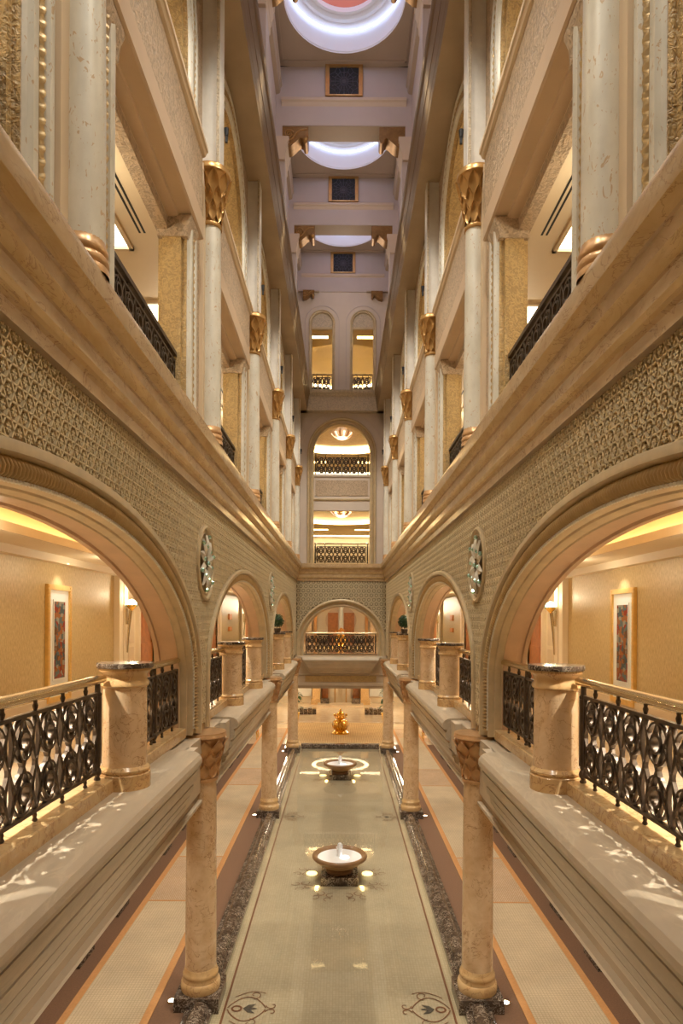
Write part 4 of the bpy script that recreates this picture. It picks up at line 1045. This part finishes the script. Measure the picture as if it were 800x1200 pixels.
# ------------------------------------------------------------------ gallery furnishings
def artwork(s):
    r = empty('framed_panel')
    # local: wall at x=0, panel towards -x (for s=+1)
    x = lambda v: -v
    L, H = 1.04, 2.24
    mb = MB(s).box(x(0.06), 0, -L / 2, -L / 2 + 0.09, 0, H).box(x(0.06), 0, L / 2 - 0.09, L / 2, 0, H).box(x(0.06), 0, -L / 2 + 0.09, L / 2 - 0.09, H - 0.10, H).box(x(0.06), 0, -L / 2 + 0.09, L / 2 - 0.09, 0, 0.10)
    mb.build('frame', 'frame_gold', r, 0)
    for k in range(35):
        for e in (-1, 1): MB(s).box(x(0.068), x(0.055), e * (L / 2 - 0.045) - 0.035, e * (L / 2 - 0.045) + 0.035, 0.05 + k * 0.0625, 0.085 + k * 0.0625).build('frame_rib', 'frame_gold', r, 0)
    MB(s).box(x(0.03), 0, -L / 2 + 0.09, L / 2 - 0.09, 0.10, H - 0.10).build('mount', 'white_paint', r, 0)
    MB(s).box(x(0.045), x(0.03), -0.27, 0.27, 0.40, 1.96).build('inner_frame', 'white_paint', r, 0)
    MB(s).box(x(0.048), x(0.04), -0.235, 0.235, 0.44, 1.92).build('picture', 'art', r, 0)
    return r
for s in (-1, 1):
    o = artwork(s); o.location = (s * 5.5, 12.42, ZG + 0.05)
    tag(o, f"tall gold framed white panel with patchwork picture on the {SIDE[s]} gallery wall", 'picture', 'framed gallery panels')
def sconce(s):
    r = empty('wall_sconce')
    mb = MB(s); mb.tube([(-0.03, 0, -1.05), (-0.06, 0, -0.5), (-0.11, 0, 0.0)], [0.018, 0.03, 0.045], 10); mb.build('stem', 'brass', r, 60)
    MB(s).box(-0.03, 0.0, -0.05, 0.05, -0.35, 0.05).build('backplate', 'brass', r, 0)
    MB(s).lathe([(0.03, 0.0), (0.06, 0.03), (0.12, 0.10), (0.14, 0.14), (0.12, 0.13), (0.04, 0.04)], 16, -0.13, 0).build('cup', 'bright_gold', r, 40)
    MB(s).ball((-0.13, 0, 0.17), 0.11, 12, 8).build('globe', 'lamp_glow', r, 60)
    for k in range(8):
        a = k * PI / 4; MB(s).tube([(-0.13 + 0.13 * math.cos(a), 0.13 * math.sin(a), 0.10), (-0.13 + 0.15 * math.cos(a), 0.15 * math.sin(a), 0.20), (-0.13 + 0.11 * math.cos(a), 0.11 * math.sin(a), 0.27)], 0.014, 5).build('crystal_arm', 'jewel', r, 60)
    lamp('POINT', 'sconce_lamp', (-s * 0.22, 0, 0.38), 12, WARM, r, radius=0.08)
    return r
for s in (-1, 1):
    p0 = None
    for y, wh in ((15.98, 'first'), (25.58, 'second'), (35.18, 'third')):
        if p0 is None: p0 = sconce(s); index_children(); o = p0
        else: o = copy_tree(p0)
        o.location = (s * 5.36, y, 6.22)
        tag(o, f"brass torch shaped sconce with crystal shade at the {wh} pilaster group, {SIDE[s]}", 'wall lamp', 'gallery wall sconces')
dn = 0
for s in (-1, 1):
    for y, wh in ((17.55, 'first'), (27.15, 'second'), (36.75, 'third')):
        dn += 1
        d = tag(empty(f'door_{dn}', (s * 5.6, y, ZG)), f"reddish wooden door at the {wh} recess of the {SIDE[s]} gallery", 'door', kind='structure')
        MB(s).box(-0.07, 0.0, 0.0, 1.25, 0.0, 2.62).build('door_leaf', 'door_wood', d, 0)
        MB(s).box(-0.12, 0.0, -0.12, 0.0, 0, 2.76).box(-0.12, 0.0, 1.25, 1.37, 0, 2.76).box(-0.12, 0.0, 0.0, 1.25, 2.62, 2.76).build('door_frame', 'ceiling_cream', d, 0)
        for z0, z1 in ((0.2, 0.95), (1.15, 2.4)):
            MB(s).box(-0.085, -0.07, 0.2, 1.05, z0, z1).build('door_panel', 'door_wood', d, 0)
        MB(s).box(-0.10, -0.07, 1.08, 1.16, 0.98, 1.22).build('handle_plate', 'brass', d, 0)
        MB(s).tube([(-0.12, 1.12, 1.12), (-0.14, 1.05, 1.12), (-0.14, 0.95, 1.12)], 0.014, 6).build('door_handle', 'brass', d, 60)
for s in (-1, 1):
    for k, (z, hh) in enumerate(((6.15, 0.28), (5.55, 0.20))):
        o = empty('wall_sign', (s * 5.46, 31.6, z))
        MB(s).box(-0.03, 0.04, -0.36, 0.36, -hh / 2, hh / 2).build('plate', 'sign_orange', o, 0)
        MB(s).box(-0.034, -0.03, -0.33, 0.33, -hh / 2 + 0.02, -hh / 2 + 0.035).build('edge_line', 'bright_gold', o, 0)
        MB(s).box(-0.034, -0.03, -0.33, 0.33, hh / 2 - 0.035, hh / 2 - 0.02).build('edge_line', 'bright_gold', o, 0)
        tag(o, f"{'upper larger' if k == 0 else 'lower smaller'} orange sign plate seen through the second arch, {SIDE[s]}", 'sign')
# topiary on the pedestals of the third arch
for s in (-1, 1):
    r = tag(empty('topiary', (s * 2.27, 24.5 - 1.62, 4.24 + 1.31)), f"dark green ball topiary on a pedestal of the third arch on the {SIDE[s]}", 'plant', 'ball topiaries')
    MB().lathe([(0.0, 0.0), (0.10, 0.0), (0.13, 0.14), (0.12, 0.16), (0.0, 0.15)], 14).build('pot', 'bronze', r, 40)
    MB().tube([(0, 0, 0.14), (0, 0, 0.26)], 0.015, 6).build('stem', 'door_wood', r, 60)
    rnd = random.Random(5); mb = MB()
    for k in range(420):
        z = rnd.uniform(-1, 1); a = rnd.uniform(0, 2 * PI); q = math.sqrt(1 - z * z); rr = 0.22 * rnd.uniform(0.85, 1.08)
        c = Vector((rr * q * math.cos(a), rr * q * math.sin(a), 0.42 + rr * z)); d1 = Vector((rnd.uniform(-1, 1), rnd.uniform(-1, 1), rnd.uniform(-1, 1))).normalized() * 0.045
        d2 = Vector((rnd.uniform(-1, 1), rnd.uniform(-1, 1), rnd.uniform(-1, 1))).normalized() * 0.02
        mb.quad(tuple(c - d1), tuple(c + d2), tuple(c + d1), tuple(c - d2))
    mb.ball((0, 0, 0.42), 0.19, 12, 8)
    mb.build('foliage', 'leaf', r, 0, kind='stuff', recalc=False)

# ------------------------------------------------------------------ halls beyond the end wall
def far_hall(nm, z0, z1, label, cm='far_cream', ring=True, ring_mat='cove_white', cy=37.6, R=3.0, floor=True, x=7.5, wallmat='ceiling_cream', ymax=46.5):
    st = structure(f'wall_far_{nm}', label)
    MB().box(-x, x, ymax, ymax + 0.3, z0, z1 + 0.6).build('end_wall', wallmat, st, 0)
    for s in (-1, 1):
        MB(s).box(x, x + 0.3, YB + 0.5, ymax, z0, z1 + 0.6).build('side_wall', wallmat, st, 0)
    if floor: MB().box(-x, x, YB + 0.4, ymax, z0 - 0.3, z0).build('hall_floor', 'marble_floor', st, 0)
    n = 48; mb = MB(); rows = [[], []]; y0, y1 = YB + 0.45, ymax
    for k in range(n):
        a = 2 * PI * k / n; ca, sa = math.cos(a), math.sin(a)
        ty = (y1 - cy) if sa > 0 else (cy - y0)
        t = min(x / abs(ca) if abs(ca) > 1e-6 else 99, ty / abs(sa) if abs(sa) > 1e-6 else 99)
        rows[0].append((R * ca, cy + R * sa, z1)); rows[1].append((t * ca, cy + t * sa, z1))
    mb.grid(rows, False, True).build('hall_ceiling', cm, st, 0)
    MB().lathe([(R, z1), (R, z1 + 0.04), (R + 0.25, z1 + 0.05), (R + 0.3, z1 + 0.28), (R - 0.3, z1 + 0.32), (R * 0.5, z1 + 0.42), (0, z1 + 0.46)], 48, 0, cy).build('ceiling_dome', cm, st, 50)
    MB().lathe([(R + 0.10, z1 + 0.06), (R + 0.22, z1 + 0.06), (R + 0.24, z1 + 0.24), (R + 0.05, z1 + 0.26)], 48, 0, cy).build('cove_strip', ring_mat, st, 50)
    return st
def far_bar(st, x0, x1, y, z, m='cove_white', dy=0.35):
    MB().box(x0, x1, y, y + dy, z - 0.006, z + 0.01).build('cove_bar', m, st, 0)
R_ = far_hall('ground', 0.02, 4.0, 'bright ground floor hall beyond the pool with ring shaped cove light', cy=37.9, R=2.35, floor=False)
for y in (34.6, 41.5):
    for sx in (-1, 1): far_bar(R_, sx * 1.35 if sx > 0 else -2.9, 2.9 if sx > 0 else -1.35, y, 4.0)
MB().lathe([(1.7, 4.0), (1.72, 3.985), (1.95, 3.985), (1.97, 4.0)], 40, 0, 44.2).build('cove_ring', 'cove_white', R_, 0)
R2_ = far_hall('gallery', ZG, 8.1, 'gallery level hall beyond the end wall arch', cy=37.6, R=2.6)
R3_ = far_hall('balcony', ZC1 - 0.02, 12.05, 'hall behind the lower half of the tall end wall opening, yellow cove ceiling', cy=37.4, R=3.3)
R4_ = far_hall('upper', 13.08, 16.55, 'hall behind the upper half of the tall end wall opening, yellow dome', cy=37.2, R=3.6)
R5_ = far_hall('top', ZBT + 0.1, 20.75, 'room behind the two top windows with yellow cove ceiling', cy=37.6, R=3.4)
for st, z in ((R3_, 12.05), (R4_, 16.55), (R5_, 20.75)):
    for sx in (-1, 1): far_bar(st, 0.75 if sx > 0 else -3.2, 3.2 if sx > 0 else -0.75, 33.2, z, 'cove_yellow', 0.3); far_bar(st, 0.9 if sx > 0 else -3.2, 3.2 if sx > 0 else -0.9, 42.5, z, 'cove_yellow', 0.5)
    far_bar(st, -4, 4, 45.6, z - 0.0, 'cove_white', 0.6)
def chandelier(z, label, y=37.4):
    r = empty('chandelier', (0, y, z))
    MB().lathe([(0.0, 0.3), (0.06, 0.3), (0.06, 0.05), (0.12, 0.0), (0.5, -0.02), (0.62, 0.02), (0.60, 0.05), (0.0, 0.06)], 24).build('crown', 'bright_gold', r, 40)
    MB().lathe([(0.0, -0.42), (0.16, -0.40), (0.30, -0.34), (0.33, -0.28), (0.2, -0.26), (0.0, -0.26)], 20).build('bowl', 'crystal_glow', r, 50)
    for k in range(14):
        a = k * 2 * PI / 14; ca, sa = math.cos(a), math.sin(a)
        rows = []
        for i in range(5):
            t = i / 4; rr = 0.33 + 0.32 * t ** 0.7; zz = -0.30 + 0.30 * t; wv = 0.03 + 0.05 * t
            rows.append([(rr * ca - wv * sa, rr * sa + wv * ca, zz), (rr * ca * 1.03, rr * sa * 1.03, zz - 0.015), (rr * ca + wv * sa, rr * sa - wv * ca, zz)])
        MB().grid(rows).build('petal', 'crystal_glow' if k % 2 else 'copper_gold', r, 60)
    tag(r, label, 'chandelier', 'flower shaped chandeliers')
chandelier(12.40, 'flower shaped crystal chandelier seen through the lower half of the tall end opening')
chandelier(16.90, 'flower shaped crystal chandelier seen through the upper half of the tall end opening', 37.2)
lamp('POINT', 'hall_fill_lamp', (0, 38, 19.6), 50, YEL, radius=0.3)  # this and the next point lamps: unseen fill added to brighten the far halls

for hx in (-3.6, 3.6): lamp('POINT', 'hall_fill_lamp', (hx, 39, 7.2), 480, WARM, radius=0.4)
for hx in (-3.5, 3.5):
    lamp('POINT', 'hall_fill_lamp', (hx, 35.5, 3.0), 120, WARM, radius=0.15); lamp('POINT', 'hall_fill_lamp', (hx, 42, 3.0), 220, WARM, radius=0.15)
# gallery level far wall: keyhole doorway, pink strips, pale centre column
kw = structure('wall_keyhole', 'far wall of the gallery level hall with keyhole shaped doorway and wooden doors')
yk = 46.2
o_ = [(1.12 * math.cos(a), 6.0 + 1.0 * math.sin(a)) for a in [(-0.18 + 1.36 * i / 24) * PI for i in range(25)]]
MB().prism(o_ + [(-0.85, ZG), (0.85, ZG)], 'y', yk, yk + 0.2).build('keyhole_recess', 'pink_plaster', kw, 0)
for sx in (-1, 1):
    MB(sx).box(0.22, 0.95, yk - 0.06, yk, ZG, 6.55).build('wood_door', 'door_wood', kw, 0)
    MB(sx).box(1.75, 1.95, yk - 0.1, yk + 0.2, ZG, 7.4).build('pink_strip', 'orange', kw, 0)
    MB(sx).box(2.1, 2.9, yk - 0.15, yk + 0.2, ZG, 7.4).build('stone_pilaster', 'rose_marble', kw, 0)
    MB(sx).box(0.55, 1.7, yk - 1.1, yk - 0.7, ZG + 0.6, ZG + 0.8).build('bench', 'dark_marble', kw, 0)
MB().box(-3, 3, yk - 0.05, yk + 0.2, 7.0, 7.1).build('string_course', 'orange', kw, 0)
MB().lathe([(0.16, ZG), (0.16, 6.85), (0.24, 6.95), (0.24, 7.05), (0, 7.05)], 16, 0, yk - 1.6).build('pale_column', 'white_paint', kw, 40)
MB().lathe([(0.2, 7.05), (0.22, 7.28), (0, 7.28)], 16, 0, yk - 1.6).build('column_light', 'cove_cool', kw, 40)
# gold urn with flowers on a table in the gallery level hall
t = tag(empty('flower_urn', (0, 36.5, ZG)), 'gold urn of orange flowers behind the end arch railing', 'vase')
MB().lathe([(0, 0), (0.34, 0), (0.36, 0.05), (0.2, 0.1), (0.12, 0.25), (0.3, 0.5), (0.34, 0.65), (0.2, 0.8), (0.22, 0.84), (0, 0.82)], 20).build('urn', 'bright_gold', t, 50)
rnd = random.Random(9)
for k in range(18):
    a = rnd.uniform(0, 2 * PI); rr = rnd.uniform(0, 0.32)
    MB().ball((rr * math.cos(a), rr * math.sin(a), 0.9 + 0.25 * (1 - rr / 0.4) + rnd.uniform(-0.05, 0.05)), 0.075, 7, 5).build('flower', 'flower', t, 60)
# ground hall: gold samovar-like vessel, plants, chairs, dark benches
g = tag(empty('gold_vessel', (0, 33.9, 0.015)), 'large gilded vessel with open scrollwork body standing on the golden carpet', 'vessel')
MB().lathe([(0.0, 0), (0.46, 0), (0.47, 0.04), (0.40, 0.07), (0.36, 0.12), (0.25, 0.16), (0.2, 0.2)], 28).build('base', 'bright_gold', g, 40)
MB().lathe([(0.18, 0.2), (0.30, 0.30), (0.36, 0.42), (0.34, 0.54), (0.22, 0.66), (0.14, 0.74), (0.17, 0.78)], 24).build('body', 'bright_gold', g, 50)
for k in range(10):
    a = k * PI / 5; MB().tube([(math.cos(a) * q, math.sin(a) * q, z) for q, z in ((0.2, 0.16), (0.36, 0.28), (0.43, 0.44), (0.38, 0.6), (0.22, 0.74))], 0.025, 6).build('scroll_rib', 'bright_gold', g, 60)
MB().lathe([(0.14, 0.76), (0.32, 0.86), (0.34, 0.90), (0.1, 0.92), (0.08, 1.0), (0.14, 1.08), (0.1, 1.16), (0.03, 1.2), (0.06, 1.26), (0.0, 1.32)], 20).build('lid', 'bright_gold', g, 50)
for k in range(6):
    a = k * PI / 3; MB().ball((0.3 * math.cos(a), 0.3 * math.sin(a), 0.98), 0.07, 8, 6).build('finial', 'bright_gold', g, 60)
fg = structure('wall_lobby', 'far wall of the ground hall with orange marble pilasters and glass doors')
for sx in (-1, 1):
    MB(sx).box(1.45, 2.0, 45.6, 46.5, 0, 3.9).build('lobby_pilaster', 'gold_marble', fg, 0)
    MB(sx).box(1.35, 2.1, 45.4, 46.5, 0, 0.35).build('pilaster_plinth', 'gold_marble', fg, 0)
    MB(sx).box(0.35, 0.45, 45.9, 46.1, 0, 3.6).build('door_post', 'gold', fg, 0)
    MB(sx).box(0.45, 1.4, 45.98, 46.02, 0.1, 3.6).build('glass_leaf', 'glass', fg, 0)
    MB(sx).box(0.9, 1.35, 46.3, 46.48, 0.0, 3.0).build('wood_panel', 'door_wood', fg, 0)
    MB(sx).box(0.8, 1.4, 44.9, 45.3, 0.0, 0.5).build('low_block', 'dark_marble', fg, 0)
    MB(sx).box(2.1, 4.2, 46.3, 46.45, 0.5, 3.4).build('wall_panel', 'white_paint', fg, 0)
MB().box(-1.6, 1.6, 44.0, 45.6, 0.02, 0.16).build('step', 'marble_floor', fg, 0)
for sx in (-1, 1):
    for k in range(5):
        x0 = 1.55 + 0.27 * k
        o = tag(MB(sx).box(x0, x0 + 0.24, 40.6, 41.3, 0.02, 0.36 + 0.05 * (k % 2)).build('stone_block', 'dark_marble'), f"dark veined marble block number {k + 1} from the middle on the {SIDE[sx]} of the far hall floor", 'block', 'dark marble blocks')
        o['label'] = f"{['innermost', 'second', 'middle', 'fourth', 'outermost'][k]} dark marble block in the low row on the {SIDE[sx]} of the far hall"
def armchair(loc, rz, label):
    r = empty('armchair', loc, rz)
    MB().box(-0.30, 0.30, -0.28, 0.28, 0.38, 0.50).build('seat', 'red_fabric', r, 0)
    MB().prism([(-0.29, 0.48), (0.29, 0.48), (0.30, 0.9), (0.16, 1.05), (-0.16, 1.05), (-0.30, 0.9)], 'y', 0.24, 0.31).build('backrest', 'red_fabric', r, 0)
    mb = MB(); mb.tube([(-0.29, 0.27, 0.48), (-0.31, 0.28, 0.9), (-0.17, 0.29, 1.08), (0, 0.29, 1.13), (0.17, 0.29, 1.08), (0.31, 0.28, 0.9), (0.29, 0.27, 0.48)], 0.03, 6); mb.build('back_frame', 'bright_gold', r, 60)
    for sx in (-1, 1):
        for sy in (-1, 1): MB().tube([(sx * 0.27, sy * 0.25, 0.40), (sx * 0.29, sy * 0.28, 0.2), (sx * 0.27, sy * 0.27, 0.0)], [0.04, 0.03, 0.022], 6).build('leg', 'bright_gold', r, 60)
        MB().tube([(sx * 0.30, 0.26, 0.72), (sx * 0.33, 0.0, 0.70), (sx * 0.32, -0.24, 0.66), (sx * 0.30, -0.25, 0.46)], 0.028, 6).build('armrest', 'bright_gold', r, 60)
    tag(r, label, 'chair', 'gilded armchairs')
for s in (-1, 1): armchair((s * 4.45, 32.3, 0.013), s * PI / 2 * -1, f"gilded armchair with red upholstery at the far end of the {SIDE[s]} aisle")
for s in (-1, 1):
    r = tag(empty('potted_plant', (s * 2.72, 38.4, 0.02)), f"leafy potted plant in the far hall beside the third column on the {SIDE[s]}", 'plant', 'potted hall plants')
    MB().lathe([(0, 0), (0.2, 0), (0.28, 0.4), (0.3, 0.45), (0.24, 0.44), (0, 0.4)], 18).build('pot', 'bright_gold', r, 40)
    MB().tube([(0, 0, 0.4), (0.03, 0.02, 0.9), (0, 0, 1.4)], 0.03, 6).build('stem', 'door_wood', r, 60)
    rnd = random.Random(11 + s)
    lp = MB(); lp.grid([[(0.10 * math.sin(PI * t) * u, t * 0.5, 0.10 * math.sin(PI * t * 0.9) - 0.12 * t * t) for u in (-1, 0, 1)] for t in [i / 5 for i in range(6)]])
    l0 = lp.build('leaf', 'leaf', r, 60)
    for k in range(46):
        o = l0 if k == 0 else l0.copy()
        if k: C.objects.link(o)
        o.location = (rnd.uniform(-0.12, 0.12), rnd.uniform(-0.12, 0.12), rnd.uniform(0.75, 1.75)); o.rotation_euler = (rnd.uniform(-0.5, 0.9), 0, rnd.uniform(0, 2 * PI))
        q = rnd.uniform(0.7, 1.1); o.scale = (q, q, q)

# small spotlights on the pilasters
sp0 = None
for i, y in enumerate(UCOL[1:]):
    for s in (-1, 1):
        if sp0 is None:
            sp0 = empty('pilaster_spotlight'); MB().box(-0.02, 0.02, -0.02, 0.02, -0.10, 0.02).build('bracket', 'black', sp0, 0)
            MB().lathe([(0.0, 0.0), (0.03, 0.0), (0.04, 0.12), (0.0, 0.11)], 10).build('lamp_head', 'black', sp0, 40); index_children(); o = sp0
        else: o = copy_tree(sp0)
        o.location = (s * 1.88, y + 0.16, 13.75)
        tag(o, f"tiny black spotlight on the pilaster above the {ORD[i + 1]} silver column, {SIDE[s]}", 'spotlight', 'pilaster spotlights')

# ------------------------------------------------------------------ lamps, some of them added fill
# downlights in the gallery ceiling, picture lights, aisle downlights
for s in (-1, 1):
    for y in (3.2, 6.2, 10.1, 13.4, 16.4, 20.0, 23.4, 26.4, 30.5, 35.0, 40.0):
        lamp('SPOT', 'gallery_downlight', (s * 3.9, y, 7.5), 75, WARM, None, 118, 0.5, 0.06)
    lamp('SPOT', 'picture_light', (s * 5.2, 12.42, 7.15), 40, WHITE, None, 70, 0.8, 0.03, (s * 0.25, 0, -1))
    for y in (2.9, 4.3, 5.7, 13.8, 16.0, 23.4, 25.6):
        lamp('SPOT', 'rail_downlight', (s * 3.3, y, 7.1), 420, WHITE, None, 84, 0.4, 0.012, (-s * 0.36, 0, -1))
    for y in (2, 4.4, 6.8, 9.2, 11.6, 14, 16.4, 18.8, 21.2, 23.6, 26, 28.4, 30.8, 34, 38):
        lamp('SPOT', 'aisle_downlight', (s * 3.5, y, 3.24), 60, WHITE, None, 130, 0.7, 0.05)
    for y in (2.6, 7.9, 12.4, 17.4, 22.0, 27.0):
        lamp('POINT', 'gallery_fill_lamp', (s * 4.3, y, 6.95), 30, WARM, None, radius=0.05)  # added fill without a fixture, lights the ledge across the hall
    for y in UBAY:
        lamp('POINT', 'corridor_lamp', (s * 3.4, y, 11.0), 45, WARM, None, radius=0.15)
        lamp('POINT', 'corridor_lamp', (s * 3.4, y, 15.2), 30, WARM, None, radius=0.15)
    # unseen spots added in front of the upper beams to wash the hall
    for y in (2.9, 7.7, 12.5, 17.3, 22.1, 26.9):
        lamp('SPOT', 'hall_fill_spot', (s * 1.40, y, 17.1), 750, WHITE, None, 86, 0.8, 0.15, (-s * 0.30, 0.25, -1))
        lamp('SPOT', 'hall_fill_spot', (s * 1.40, y, 17.0), 700, WHITE, None, 40, 0.8, 0.15, (-s * 0.10, 0.18, -1))
for y in (0.5, 5.3, 12.9, 18.1, 23.3, 28.5):
    lamp('POINT', 'attic_fill_lamp', (0, y, 20.8), 60, (1.0, 0.86, 0.70), None, radius=0.5)  # unseen fill added in mid-air to brighten the attic
